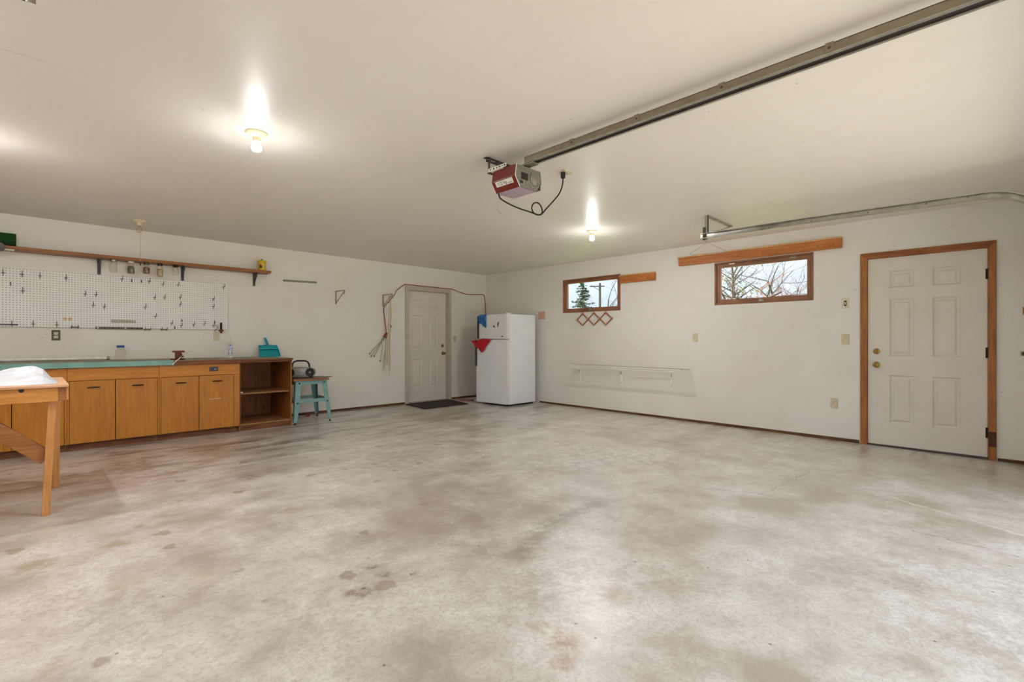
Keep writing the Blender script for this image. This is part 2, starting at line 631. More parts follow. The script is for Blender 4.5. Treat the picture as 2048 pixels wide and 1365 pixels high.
M['rack_wood'] = wood('peg_rack_wood', (120, 72, 34), (158, 104, 58), (180, 128, 80), 'Y', 0.5)
M['peg_tip'] = wood('peg_wood', (190, 148, 104), (222, 188, 148), (238, 212, 178), 'X', 0.5)
M['white_door'] = plain('door_paint', (226, 219, 207), 0.42, var=0.02, scale=3)
M['taupe'] = plain('taupe_trim', (196, 186, 172), 0.5, var=0.03, scale=8)
M['brass'] = plain('aged_brass', (150, 122, 70), 0.32, 0.9)
M['bronze'] = plain('dark_bronze', (66, 48, 36), 0.4, 0.7)
M['hinge'] = plain('rusty_hinge', (54, 32, 22), 0.6, 0.4, var=0.2)
M['steel'] = plain('galvanised_steel', (176, 172, 162), 0.38, 0.85, var=0.1, scale=14)
M['galv'] = plain('galvanised_plate', (138, 134, 124), 0.45, 0.6, var=0.14, scale=60)
M['dark_steel'] = plain('dark_steel', (84, 80, 74), 0.45, 0.7)
M['hook_steel'] = plain('hook_steel', (96, 92, 86), 0.4, 0.6)
M['rail_tan'] = plain('rail_painted_steel', (132, 120, 100), 0.45, 0.25)
M['black'] = plain('black_rubber', (22, 20, 19), 0.5)
M['black_plastic'] = plain('black_plastic', (30, 30, 32), 0.35)
M['opener_red'] = plain('opener_red', (112, 34, 24), 0.35, var=0.04)
M['opener_under'] = plain('opener_underside', (180, 158, 170), 0.35, var=0.03, scale=6)
M['white_plate'] = plain('white_strip', (226, 222, 212), 0.4)
M['ivory'] = plain('ivory_plastic', (216, 202, 168), 0.35)
M['ivory_lt'] = plain('ivory_light', (228, 218, 192), 0.35)
M['porcelain'] = plain('porcelain', (232, 214, 176), 0.25, var=0.02)
M['fridge'] = plain('fridge_enamel', (240, 242, 244), 0.28, var=0.01, scale=4)
M['fridge_edge'] = plain('fridge_edge_trim', (232, 226, 210), 0.35, var=0.02)
M['red_cloth'] = plain('red_cloth', (196, 22, 40), 0.85, var=0.08, scale=40)
M['blue_bag'] = plain('blue_plastic_bag', (34, 112, 186), 0.3, var=0.12, scale=30)
M['mat'] = plain('door_mat', (58, 48, 40), 0.95, var=0.15, scale=120)
M['teal_paint'] = NT('teal_paint').m
M['stool_paint'] = NT('stool_paint').m
M['teal_plastic'] = plain('teal_plastic', (14, 156, 170), 0.22, var=0.03, scale=5)
M['vise_red'] = plain('vise_red', (112, 36, 30), 0.45, 0.2, var=0.12)
M['chrome'] = plain('bright_steel', (214, 212, 208), 0.22, 0.9)
M['yellow_tin'] = plain('yellow_tin', (222, 182, 34), 0.35, var=0.05)
M['tin_print'] = plain('tin_print_brown', (92, 62, 16), 0.5)
M['green_turf'] = plain('green_turf', (14, 66, 24), 0.95, var=0.3, scale=120)
M['grey_roll'] = plain('grey_rubber_roll', (108, 102, 106), 0.8)
M['wire_white'] = plain('white_wire_coating', (248, 247, 243), 0.35, var=0.02)
M['bracket_grey'] = plain('grey_bracket', (88, 90, 90), 0.5, 0.3)
M['rod_bracket'] = plain('beige_bracket', (170, 158, 138), 0.5, 0.2)
M['cord_red'] = plain('red_brown_cord', (158, 68, 44), 0.5)
M['rope'] = plain('tan_rope', (210, 186, 146), 0.85, var=0.15, scale=80)
M['grey_cable'] = plain('grey_cable', (150, 140, 128), 0.5)
M['silver'] = plain('silver_plastic', (156, 155, 150), 0.32, 0.2)
M['speaker'] = plain('speaker_grille', (34, 34, 40), 0.6)
M['plank'] = wood('stool_plank', (112, 74, 46), (152, 106, 70), (178, 134, 96), 'X', 0.6)
M['plank_grey'] = wood('stool_plate', (110, 86, 68), (138, 110, 90), (158, 132, 112), 'X', 0.55)
M['blue_lid'] = plain('blue_lid', (34, 96, 168), 0.35)
M['bag_white'] = plain('white_poly_sheet', (208, 210, 216), 0.35, var=0.01)
M['pink_note'] = plain('pink_paper', (224, 172, 148), 0.8)
M['tube_white'] = plain('tube_white', (244, 242, 236), 0.3)
M['ink'] = plain('black_ink', (34, 30, 28), 0.6)
M['label_white'] = plain('label_white', (226, 220, 212), 0.5)
M['tan_paper'] = plain('tan_paper', (206, 180, 140), 0.7)
M['jar_mix'] = plain('mixed_hardware', (150, 96, 66), 0.6, var=0.4, scale=70)
M['jar_mix2'] = plain('painted_hardware', (120, 116, 96), 0.6, var=0.5, scale=90)
M['bark'] = plain('bark', (84, 74, 70), 0.9, var=0.2, scale=10)
M['bark_warm'] = plain('bark_warm', (118, 90, 78), 0.9, var=0.2, scale=10)
M['needles'] = plain('fir_needles', (46, 70, 38), 0.9, var=0.3, scale=3)
M['leaf'] = plain('olive_leaf', (122, 120, 78), 0.9, var=0.3, scale=5)
M['pole_wood'] = plain('pole_wood', (84, 76, 72), 0.9, var=0.12)

for key, rgb, chip in (('teal_paint', (128, 172, 160), (150, 140, 120)), ('stool_paint', (126, 168, 166), (84, 66, 52))):
    t = NT.__new__(NT)
    t.m = M[key]
    t.t = t.m.node_tree
    t.b = t.t.nodes['Principled BSDF']
    c0 = t.ramp(t.noise(t.coord(), 9, 4), [(0.3, lin(*[q - 12 for q in rgb])), (0.7, lin(*[min(255, q + 8) for q in rgb]))])
    ch = t.mr(t.noise(t.coord(), 38, 5, 0.75), 0.66, 0.70, 0, 0.85)
    t.set(t.mix(ch, c0, lin(*chip)), 0.45)


def pegboard_material():
    t = NT('pegboard')
    p = t.world_pos()
    sp = t.n('ShaderNodeSeparateXYZ')
    t.l(p, sp.inputs[0])
    S = 0.0254
    fx = t.math('SUBTRACT', t.math('FRACT', t.math('DIVIDE', t.math('SUBTRACT', sp.outputs['X'], 0.651 - 50 * S + 0.0127), S)), 0.5)
    fz = t.math('SUBTRACT', t.math('FRACT', t.math('DIVIDE', sp.outputs['Z'], S)), 0.5)
    r = t.math('SQRT', t.math('ADD', t.math('MULTIPLY', fx, fx), t.math('MULTIPLY', fz, fz)))
    hole = t.mr(r, 0.11, 0.18, 1, 0)
    f = t.noise(p, 2.5, 3)
    base = t.ramp(f, [(0.3, lin(238, 237, 234)), (0.7, lin(246, 245, 243))])
    # two rust rings left by old hooks
    for cx in (0.262, 0.305):
        d = t.vdist(p, (cx, 7.3, 1.352))
        base = t.mix(t.mr(d, 0.008, 0.026, 0.75, 0), base, lin(206, 156, 66))
    t.set(t.mix(hole, base, lin(60, 50, 42)), 0.5)
    return t.m


M['pegboard'] = pegboard_material()


def glass_material(name, tint=(1, 1, 1, 1), fac=0.06, rough=0.02):
    t = NT(name)
    t.t.nodes.remove(t.b)
    tr = t.n('ShaderNodeBsdfTransparent')
    tr.inputs[0].default_value = tint
    gl = t.n('ShaderNodeBsdfGlossy')
    gl.inputs['Roughness'].default_value = rough
    nz = t.mr(t.noise(t.coord(), 6, 2), 0.3, 0.7, fac * 0.8, fac * 1.2)
    mx = t.n('ShaderNodeMixShader')
    t.l(nz, mx.inputs[0])
    t.l(tr.outputs[0], mx.inputs[1])
    t.l(gl.outputs[0], mx.inputs[2])
    t.l(mx.outputs[0], t.out.inputs[0])
    return t.m


M['glass'] = glass_material('window_glass', fac=0.035)
M['jar_glass'] = glass_material('jar_glass', (0.93, 0.91, 0.87, 1), 0.07, 0.05)
M['bulb_clear'] = glass_material('clear_bulb_glass', (0.95, 0.90, 0.80, 1), 0.2, 0.05)
M['clear_plastic'] = glass_material('clear_plastic', (0.96, 0.95, 0.94, 1), 0.05, 0.08)


def emit_material(name, col, e):
    t = NT(name)
    t.b.inputs['Emission Color'].default_value = (*col, 1)
    t.b.inputs['Emission Strength'].default_value = e
    f = t.noise(t.coord(), 8, 2)
    t.set(t.ramp(f, [(0.3, (0.85, 0.85, 0.82, 1)), (0.7, (0.9, 0.9, 0.88, 1))]), 0.3)
    return t.m


M['bulb_lit'] = emit_material('lit_bulb', BULB_COL, BULB_E)
M['bulb_frost'] = emit_material('frosted_bulb', BULB_COL, BULB_E * 0.018)


# ------------------------------------------------------------------ the room
def wall_x(x0, x1, ya, yb, z0, z1, holes):
    """wall slab facing X with rectangular holes [(y0,y1,z0,z1)]"""
    mb = MB()
    ys = sorted({ya, yb} | {h[0] for h in holes} | {h[1] for h in holes})
    zs = sorted({z0, z1} | {h[2] for h in holes} | {h[3] for h in holes})
    for i in range(len(ys) - 1):
        for j in range(len(zs) - 1):
            cy, cz = (ys[i] + ys[i + 1]) / 2, (zs[j] + zs[j + 1]) / 2
            if any(h[0] < cy < h[1] and h[2] < cz < h[3] for h in holes):
                continue
            mb.box(x0, x1, ys[i], ys[i + 1], zs[j], zs[j + 1])
    return mb


def wall_y(y0, y1, xa, xb, z0, z1, holes):
    mb = MB()
    xs = sorted({xa, xb} | {h[0] for h in holes} | {h[1] for h in holes})
    zs = sorted({z0, z1} | {h[2] for h in holes} | {h[3] for h in holes})
    for i in range(len(xs) - 1):
        for j in range(len(zs) - 1):
            cx, cz = (xs[i] + xs[i + 1]) / 2, (zs[j] + zs[j + 1]) / 2
            if any(h[0] < cx < h[1] and h[2] < cz < h[3] for h in holes):
                continue
            mb.box(xs[i], xs[i + 1], y0, y1, zs[j], zs[j + 1])
    return mb


W1 = (4.163, 5.318, 1.588, 2.160)     # window openings on the right wall
W2 = (1.531, 2.695, 1.588, 2.158)
D1 = (0.060, 1.016, -0.06, 2.008)     # side door opening
D2 = (4.700, 5.590, -0.06, 2.010)     # door beside the fridge

fl = MB()
fl.add([(XL - 0.2, YF - 0.2, floor_z(YF - 0.2)), (XR + 0.2, YF - 0.2, floor_z(YF - 0.2)),
        (XR + 0.2, YB + 0.3, floor_z(YB + 0.3)), (XL - 0.2, YB + 0.3, floor_z(YB + 0.3)),
        (XL - 0.2, YF - 0.2, -0.25), (XR + 0.2, YF - 0.2, -0.25), (XR + 0.2, YB + 0.3, -0.25), (XL - 0.2, YB + 0.3, -0.25)],
       [(0, 1, 2, 3), (7, 6, 5, 4), (0, 4, 5, 1), (1, 5, 6, 2), (2, 6, 7, 3), (3, 7, 4, 0)])
struct('floor', fl, M['concrete'])
struct('ceiling', MB().box(XL - 0.2, XR + 0.2, YF - 0.2, YB + 0.3, H, H + 0.2), M['ceiling'])
struct('wall_right', wall_x(XR, XR + 0.14, YF - 0.2, YB, -0.06, H, [W1, W2, D1]), M['wall'])
struct('wall_back', wall_y(YB, YB + 0.14, XL, XR + 0.14, -0.02, H, [D2]), M['wall'])
struct('wall_left', MB().box(XL - 0.14, XL, YF - 0.2, YB + 0.14, -0.06, H), M['wall'])
struct('wall_front', wall_y(YF - 0.14, YF, XL, XR, -0.06, H, [(-0.02, 5.0, -0.06, 2.12)]), M['wall'])
struct('driveway', MB().box(-6, 12, -14, YF - 0.2, -0.25, -0.06), M['driveway'])
struct('ground', MB().box(-60, 90, -60, 90, -0.6, -0.26), M['grass'])
# the passage behind the closed inner door
struct('wall_passage', MB().box(4.4, 5.9, YB + 0.3, YB + 0.34, -0.02, H), M['wall'])

# dark sill plate showing under the drywall
bb = MB()
for a, b in ((YF, -0.0), (1.085, 5.86), (6.6, YB)):
    bb.add([(XR - 0.004, a, floor_z(a)), (XR - 0.004, b, floor_z(b)), (XR - 0.004, b, floor_z(b) + 0.028), (XR - 0.004, a, floor_z(a) + 0.036),
            (XR + 0.01, a, floor_z(a)), (XR + 0.01, b, floor_z(b)), (XR + 0.01, b, floor_z(b) + 0.028), (XR + 0.01, a, floor_z(a) + 0.036)],
           [(0, 1, 2, 3), (4, 7, 6, 5), (3, 2, 6, 7), (0, 3, 7, 4), (1, 5, 6, 2)])
struct('baseboard_right', bb, M['sill_wood_y'])
struct('baseboard_back', MB().box(2.46, 4.63, YB - 0.006, YB + 0.01, 0, 0.035).box(5.65, XR - 0.01, YB - 0.006, YB + 0.01, 0, 0.035), M['sill_wood'])


# ------------------------------------------------------------------ six-panel doors
def six_panel(name, plane, u0, u1, z0, z1, cols, rows, face, thick, sgn, mat, root):
    """plane 'X' or 'Y'; face = coordinate of the visible face; sgn = direction into the slab"""
    def pt(u, z, d):
        return (face + sgn * d, u, z) if plane == 'X' else (u, face + sgn * d, z)
    us = sorted([u0, u1] + [c for cc in cols for c in cc])
    zs = sorted([z0, z1] + [r for rr in rows for r in rr])
    mb = MB()
    panels = []
    for i in range(len(us) - 1):
        for j in range(len(zs) - 1):
            cu, cz = (us[i] + us[i + 1]) / 2, (zs[j] + zs[j + 1]) / 2
            isp = any(a < cu < b for a, b in cols) and any(a < cz < b for a, b in rows)
            if isp:
                panels.append((us[i], us[i + 1], zs[j], zs[j + 1]))
            else:
                mb.add([pt(us[i], zs[j], 0), pt(us[i + 1], zs[j], 0), pt(us[i + 1], zs[j + 1], 0), pt(us[i], zs[j + 1], 0)], [(0, 1, 2, 3)])
    q = [(u0, z0), (u1, z0), (u1, z1), (u0, z1)]
    for k in range(4):
        a, b = q[k], q[(k + 1) % 4]
        mb.add([pt(*a, 0), pt(*b, 0), pt(*b, thick), pt(*a, thick)], [(0, 1, 2, 3)])
    mb.add([pt(*p, thick) for p in q], [(0, 1, 2, 3)])
    slab = mb.build('slab', mat, root)
    for a, b, c, d in panels:
        pm = MB()
        rings = [(0, 0), (0.014, 0.015), (0.028, 0.015), (0.046, 0.004)]
        L = []
        for ins, dep in rings:
            L.append([pt(a + ins, c + ins, dep), pt(b - ins, c + ins, dep), pt(b - ins, d - ins, dep), pt(a + ins, d - ins, dep)])
        for r in range(len(L) - 1):
            for k in range(4):
                k2 = (k + 1) % 4
                pm.add([L[r][k], L[r][k2], L[r + 1][k2], L[r + 1][k]], [(0, 1, 2, 3)])
        pm.add(L[-1], [(0, 1, 2, 3)])
        pm.build('panel', mat, root)
    return slab


def knob(root, c, axis, s, name='knob', r=0.027):
    """rosette and knob projecting along s*axis"""
    prof = [(0.033, 0), (0.033, 0.006), (0.014, 0.012), (0.012, 0.026), (r * 0.8, 0.034), (r, 0.044), (r * 0.92, 0.056), (r * 0.5, 0.061), (0.002, 0.061)]
    MB().lathe(c, [(a, h * s) for a, h in prof], 20, axis).build(name, M['brass'], root, smooth=True)


def deadbolt(root, c, axis, s):
    o = MB().lathe(c, [(0.031, 0), (0.030, 0.010 * s), (0.016, 0.014 * s), (0.016, 0.018 * s), (0.002, 0.018 * s)], 20, axis).build('deadbolt', M['brass'], root, smooth=True)
    e = Vector(c)
    d = Vector((s * 0.016, 0, 0)) if axis == 'X' else Vector((0, s * 0.016, 0))
    b = e + d
    if axis == 'X':
        MB().box(min(b.x, b.x + s * 0.014), max(b.x, b.x + s * 0.014), b.y - 0.006, b.y + 0.006, b.z - 0.016, b.z + 0.016).build('thumb_turn', M['brass'], o)
    else:
        MB().box(b.x - 0.006, b.x + 0.006, min(b.y, b.y + s * 0.014), max(b.y, b.y + s * 0.014), b.z - 0.016, b.z + 0.016).build('thumb_turn', M['brass'], o)


# side door with fir casing (right wall)
d1 = struct_root('door_1', (XR, 0.54, -0.04))
six_panel('slab', 'X', 0.0685, 1.0075, -0.016, 2.003, [(0.256, 0.469), (0.614, 0.819)],
          [(0.218, 0.739), (0.944, 1.557), (1.676, 1.858)], XR + 0.004, 0.042, 1, M['white_door'], d1)
knob(d1, (XR + 0.004, 0.932, 0.847), 'X', -1)
deadbolt(d1, (XR + 0.004, 0.932, 0.994), 'X', -1)
for z in (1.755, 0.993, 0.220):
    MB().tube([(XR - 0.006, 0.064, z - 0.05), (XR - 0.006, 0.064, z + 0.05)], 0.008, 8).box(XR - 0.002, XR + 0.004, 0.064, 0.082, z - 0.05, z + 0.05).build('hinge', M['hinge'], d1)
MB().box(XR - 0.006, XR + 0.06, 0.062, 1.014, -0.04, -0.020).build('threshold', M['dark_steel'], d1)
# jamb lining
MB().box(XR + 0.001, XR + 0.13, 1.008, 1.016, -0.04, 2.008).build('jamb', M['trim_z'], d1)
MB().box(XR + 0.001, XR + 0.13, 0.060, 0.068, -0.04, 2.008).build('jamb', M['trim_z'], d1)
MB().box(XR + 0.001, XR + 0.13, 0.060, 1.016, 2.0035, 2.008).build('jamb', M['trim_y'], d1)
tx = XR - 0.018
# mitred casing boards
MB().prism([(tx, 1.012, -0.036), (tx, 1.075, -0.036), (tx, 1.075, 2.070), (tx, 1.012, 2.006)], (0.018, 0, 0)).build('casing', M['trim_z'], d1, bevel=0.002)
MB().prism([(tx, 0.062, -0.040), (tx, 0.006, -0.040), (tx, 0.006, 2.070), (tx, 0.062, 2.006)], (0.018, 0, 0)).build('casing', M['trim_z'], d1, bevel=0.002)
MB().prism([(tx, 1.012, 2.006), (tx, 1.075, 2.070), (tx, 0.006, 2.070), (tx, 0.062, 2.006)], (0.018, 0, 0)).build('casing', M['trim_y'], d1, bevel=0.002)
# rust rubbed off around the bottom hinge is a stain plate of old tape
MB().box(XR - 0.0195, XR - 0.0178, 0.008, 0.060, 0.09, 0.235).build('stain_patch', plain('dark_stain', (84, 44, 20), 0.7, var=0.25), d1)

# inner door on the back wall, set back in its frame
d2 = struct_root('door_2', (5.14, YB, 0))
DY = YB + 0.087
six_panel('slab', 'Y', 4.702, 5.586, 0.012, 2.006, [(4.850, 5.046), (5.205, 5.400)],
          [(0.262, 0.778), (0.985, 1.572), (1.708, 1.876)], DY, 0.04, 1, M['white_door'], d2)
knob(d2, (5.52, DY, 0.873), 'Y', -1)
deadbolt(d2, (5.51, DY, 1.016), 'Y', -1)
MB().box(4.700, 4.7015, YB + 0.001, YB + 0.13, 0, 2.01).build('jamb', M['taupe'], d2)
MB().box(5.5865, 5.590, YB + 0.001, YB + 0.13, 0, 2.01).build('jamb', M['taupe'], d2)
MB().box(4.700, 5.590, YB + 0.001, YB + 0.13, 2.0065, 2.010).build('jamb', M['taupe'], d2)
MB().box(4.700, 5.590, YB - 0.01, YB + 0.12, 0.0, 0.012).build('threshold', M['steel'], d2)
ty = YB - 0.02
MB().prism([(4.705, ty, 0.0), (4.636, ty, 0.0), (4.636, ty, 2.080), (4.705, ty, 2.008)], (0, 0.02, 0)).build('casing', M['taupe'], d2, bevel=0.002)
MB().prism([(5.585, ty, 0.0), (5.645, ty, 0.0), (5.645, ty, 2.080), (5.585, ty, 2.008)], (0, 0.02, 0)).build('casing', M['taupe'], d2, bevel=0.002)
MB().prism([(4.705, ty, 2.008), (4.636, ty, 2.080), (5.645, ty, 2.080), (5.585, ty, 2.008)], (0, 0.02, 0)).build('casing', M['taupe'], d2, bevel=0.002)


# ------------------------------------------------------------------ windows
def window(name, w, dark):
    y0, y1, z0, z1 = w
    r = struct_root(name, (XR, (y0 + y1) / 2, z0))
    xa, xb = XR - 0.004, XR + 0.13
    j = 0.022
    MB().box(xa, xb, y0 + 0.001, y0 + j, z0 + 0.001, z1 - 0.001).build('jamb', M['win_wood_z'], r)
    MB().box(xa, xb, y1 - j, y1 - 0.001, z0 + 0.001, z1 - 0.001).build('jamb', M['win_wood_z'], r)
    MB().box(xa, xb, y0 + j, y1 - j, z1 - j, z1 - 0.001).build('head', M['win_wood_y'], r)
    MB().box(xa, xb, y0 + j, y1 - j, z0 + 0.001, z0 + j).build('window_sill', M['win_wood_y'], r)
    s = 0.048
    a0, a1, b0, b1 = y0 + j + 0.002, y1 - j - 0.002, z0 + j + 0.002, z1 - j - 0.002
    fx0, fx1 = XR + 0.022, XR + 0.062
    fr = MB().box(fx0, fx1, a0, a0 + s, b0, b1).build('sash', M['win_wood_z'], r)
    MB().box(fx0, fx1, a1 - s, a1, b0, b1).build('sash', M['win_wood_z'], r)
    MB().box(fx0, fx1, a0 + s, a1 - s, b1 - s, b1).build('sash', M['win_wood_y'], r)
    sb = MB().box(fx0, fx1, a0 + s, a1 - s, b0, b0 + s).build('sash', M['win_wood_y'], r)
    MB().box(fx0 + 0.018, fx0 + 0.022, a0 + s - 0.004, a1 - s + 0.004, b0 + s - 0.004, b1 - s + 0.004).build('pane', M['glass'], r)
    ym = (y0 + y1) / 2
    MB().box(fx0 - 0.014, fx0, ym - 0.03, ym + 0.03, b0 + 0.002, b0 + 0.020).tube([(fx0 - 0.018, ym - 0.02, b0 + 0.02), (fx0 - 0.026, ym + 0.004, b0 + 0.03), (fx0 - 0.016, ym + 0.024, b0 + 0.022)], 0.006, 6).build('latch', M['steel'], r)
    if dark:
        for yy in (y0 + 0.22, y1 - 0.22):
            MB().box(fx0 - 0.004, fx0, yy - 0.035, yy + 0.035, b1 - 0.016, b1 - 0.002).build('hinge', M['steel'], r)
    return r


window('window_1', W1, False)
window('window_2', W2, True)


# ------------------------------------------------------------------ outlets and switches
def wall_plate(name, c, wall, label, cat, kind, plate='ivory', group=None):
    """wall 'X' faces -X, 'Y' faces -Y, 'Z' hangs from the ceiling"""
    x, y, z = c
    r = thing(name, (x, y, z), label, cat, group)
    w, h, t = 0.035, 0.057, 0.006

    def bx(u0, u1, z0, z1, d0, d1):
        if wall == 'X':
            return MB().box(x - d1, x - d0, y + u0, y + u1, z + z0, z + z1)
        if wall == 'Y':
            return MB().box(x + u0, x + u1, y - d1, y - d0, z + z0, z + z1)
        return MB().box(x + z0, x + z1, y + u0, y + u1, z - d1, z - d0)
    bx(-w, w, -h, h, 0, t).build('cover_plate', M[plate], r, bevel=0.002)
    if kind == 'outlet':
        for s in (-1, 1):
            k = bx(-0.017, 0.017, s * 0.020 - 0.014, s * 0.020 + 0.014, t, t + 0.003).build('socket', M['ivory_lt'], r, bevel=0.002)
            for u in (-0.007, 0.007):
                bx(u - 0.0018, u + 0.0018, s * 0.020 - 0.002, s * 0.020 + 0.008, t + 0.003, t + 0.0036).build('slot', M['ink'], k)
            bx(-0.0025, 0.0025, s * 0.020 - 0.010, s * 0.020 - 0.005, t + 0.003, t + 0.0036).build('slot', M['ink'], k)
    elif kind == 'switch':
        bx(-0.006, 0.006, -0.012, 0.012, t, t + 0.002).build('slot', M['ivory_lt'], r)
        bx(-0.004, 0.004, -0.004, 0.008, t + 0.002, t + 0.012).build('lever', M['ivory_lt'], r)
    elif kind == 'button':
        b = bx(-0.012, 0.012, -0.030, 0.030, t, t + 0.006).build('bezel', M['bronze'], r, bevel=0.004)
        bx(-0.006, 0.006, -0.016, 0.016, t + 0.006, t + 0.009).build('push_button', M['ivory_lt'], b)
    for s in ((-1, 1) if kind != 'outlet' else (0,)):
        bx(-0.003, 0.003, s * 0.044 - 0.003, s * 0.044 + 0.003, t, t + 0.0015).build('screw', M['steel'], r)
    return r


wall_plate('wall_button', (XR, 1.215, 1.533), 'X', 'ivory opener push button with dark bezel above the light switch', 'button', 'button', 'ivory_lt')
wall_plate('light_switch', (XR, 1.215, 1.125), 'X', 'ivory light switch plate beside the wood-cased white door', 'switch', 'switch')
wall_plate('wall_outlet', (XR, 1.325, 0.390), 'X', 'ivory double outlet low on the wall left of the wood-cased door', 'outlet', 'outlet')
wall_plate('wall_outlet', (XR, 2.959, 1.151), 'X', 'ivory double outlet on the wall right of the wire shelf', 'outlet', 'outlet')
wall_plate('wall_outlet', (0.191, YB, 1.170), 'Y', 'grey metal double outlet above the white fluorescent tube', 'outlet', 'outlet', 'dark_steel')
wall_plate('wall_outlet', (1.743, YB, 1.166), 'Y', 'ivory double outlet under the right end of the pegboard', 'outlet', 'outlet')
wall_plate('light_switch', (5.732, YB, 1.145), 'Y', 'ivory light switch between inner door and refrigerator', 'switch', 'switch')

# pink paper square, small pegs at the far right
tag(MB().box(XR - 0.002, XR, 5.732, 5.889, 1.497, 1.638).build('paper_square', M['pink_note'], origin=(XR, 5.81, 1.497)), 'plain pink paper square stuck to the wall beside the refrigerator', 'paper')
r = thing('wall_peg', (XR, -0.19, 1.378), 'stubby brown wooden wall peg right of the wood-cased door', 'peg')
MB().lathe((XR, -0.19, 1.385), [(0.016, 0), (0.013, -0.02), (0.017, -0.05), (0.010, -0.058)], 12, 'X').build('peg_body', M['hinge'], r, smooth=True)
MB().box(XR - 0.01, XR, -0.22, -0.165, 1.35, 1.42).build('backplate', M['board_y'], r, bevel=0.003)
r = thing('metal_wall_knob', (XR, -0.19, 0.987), 'small grey metal knob low on the wall right of the door', 'knob')
MB().lathe((XR, -0.175, 0.987), [(0.02, 0), (0.018, -0.008), (0.008, -0.012), (0.008, -0.03), (0.018, -0.036), (0.014, -0.048)], 12, 'X').build('knob_body', M['dark_steel'], r, smooth=True)
MB().box(XR - 0.004, XR, -0.2, -0.15, 0.965, 1.01).build('backplate', M['steel'], r)


# ------------------------------------------------------------------ wood ledges over the windows
def ledge(name, ya, yb, z0, z1, label, hooks):
    r = thing(name, (XR, (ya + yb) / 2, z0), label, 'wall ledge')
    MB().box(XR - 0.045, XR, ya, yb, z0, z1 - 0.018).build('face_board', M['board_y'], r, bevel=0.002)
    MB().box(XR - 0.058, XR, ya, yb + 0.012, z1 - 0.018, z1).build('cap', M['ledge_cap_lit'], r, bevel=0.002)
    for i in range(hooks):
        y = ya + (yb - ya) * (i + 0.55) / hooks
        zz = z0 + 0.035
        MB().tube([(XR - 0.045, y, zz), (XR - 0.056, y, zz - 0.002), (XR - 0.060, y, zz + 0.008), (XR - 0.058, y, zz + 0.016)], 0.0025, 6).build('cup_hook', M['brass'], r)
    return r


ledge('hook_ledge', 1.243, 3.185, 2.166, 2.288, 'long wooden ledge with a row of cup hooks over the branch-filled window', 13)
ledge('hook_ledge', 3.555, 4.150, 2.006, 2.128, 'short wooden ledge overlapping the window beside the conifer view', 3)

# accordion peg rack -----------------------------------------------------------
rk = thing('peg_rack', (XR, 4.66, 1.37), 'wooden accordion peg rack of crossed slats below the window', 'peg rack')
ys = [5.003, 4.773, 4.546, 4.312]
mids = [(ys[i], 1.467) for i in range(4)]
tops = [((ys[i] + ys[i + 1]) / 2, 1.567) for i in range(3)]
bots = [((ys[i] + ys[i + 1]) / 2, 1.370) for i in range(3)]


def slat(a, b, lay):
    dx = XR - (0.007 if lay == 0 else 0.020)
    A, B = Vector((dx, a[0], a[1])), Vector((dx, b[0], b[1]))
    e = (B - A).normalized() * 0.012
    MB().bar(A - e, B + e, 0.012, 0.019, up=(B - A).normalized().cross(Vector((1, 0, 0)))).build('slat', M['rack_wood'], rk, bevel=0.002)


slat(mids[0], tops[0], 0); slat(bots[0], tops[1], 0); slat(bots[1], tops[2], 0); slat(bots[2], mids[3], 0)
slat(mids[0], bots[0], 1); slat(tops[0], bots[1], 1); slat(tops[1], bots[2], 1); slat(tops[2], mids[3], 1)
for y, z in mids + tops + bots:
    MB().lathe((XR, y, z), [(0.007, -0.001), (0.007, -0.045), (0.011, -0.056), (0.008, -0.068), (0.002, -0.070)], 10, 'X').build('peg', M['peg_tip'], rk, smooth=True)

# wire shelf --------------------------------------------------------------------
sh = thing('wire_shelf', (XR, 4.0, 0.69), 'white coated wire shelf on metal wall brackets below the windows', 'shelf')
X0, X1, SY0, SY1, SZ = XR - 0.305, XR - 0.006, 3.03, 4.985, 0.712
for x, z, rr in ((X0, SZ, 0.0055), (X0, SZ - 0.028, 0.0050), (X0 + 0.15, SZ - 0.006, 0.0045), (X1 - 0.002, SZ - 0.004, 0.0045)):
    MB().tube([(x, SY0, z), (x, SY1, z)], rr, 6).build('rail_wire', M['wire_white'], sh, smooth=True)
n = 77
wire = MB()
wire.tube([(X1, 0, 0), (X0, 0, 0), (X0 - 0.001, 0, -0.028)], 0.0030, 5)
wm = wire.build('cross_wire', plain('tan_wire_coating', (204, 194, 170), 0.4), sh, local=True)  # cross wires tan, darker than the white rails
for i in range(n):
    o = wm if i == 0 else wm.copy()
    if i:
        COL.objects.link(o)
        o.parent = sh
    o.location = (-XR, SY0 + 0.004 + (SY1 - SY0 - 0.008) * i / (n - 1) - 4.0, SZ - 0.69)
for y in (4.95, 4.145, 3.313):
    b = MB()
    b.prism([(XR - 0.006, y - 0.006, SZ - 0.012), (XR - 0.27, y - 0.006, SZ - 0.012), (XR - 0.27, y - 0.006, SZ - 0.022), (XR - 0.006, y - 0.006, SZ - 0.082)], (0, 0.012, 0))
    b.build('bracket_arm', M['wire_white'], sh)
    s = MB().box(XR - 0.010, XR, y - 0.009, y + 0.009, 0.404, SZ - 0.01).build('wall_standard', M['wire_white'], sh)
    MB().box(XR - 0.0115, XR - 0.0095, y - 0.003, y + 0.003, 0.585, 0.655).build('slot', M['ink'], s)
    MB().box(XR - 0.0115, XR - 0.0095, y - 0.003, y + 0.003, 0.445, 0.46).build('slot', M['ink'], s)

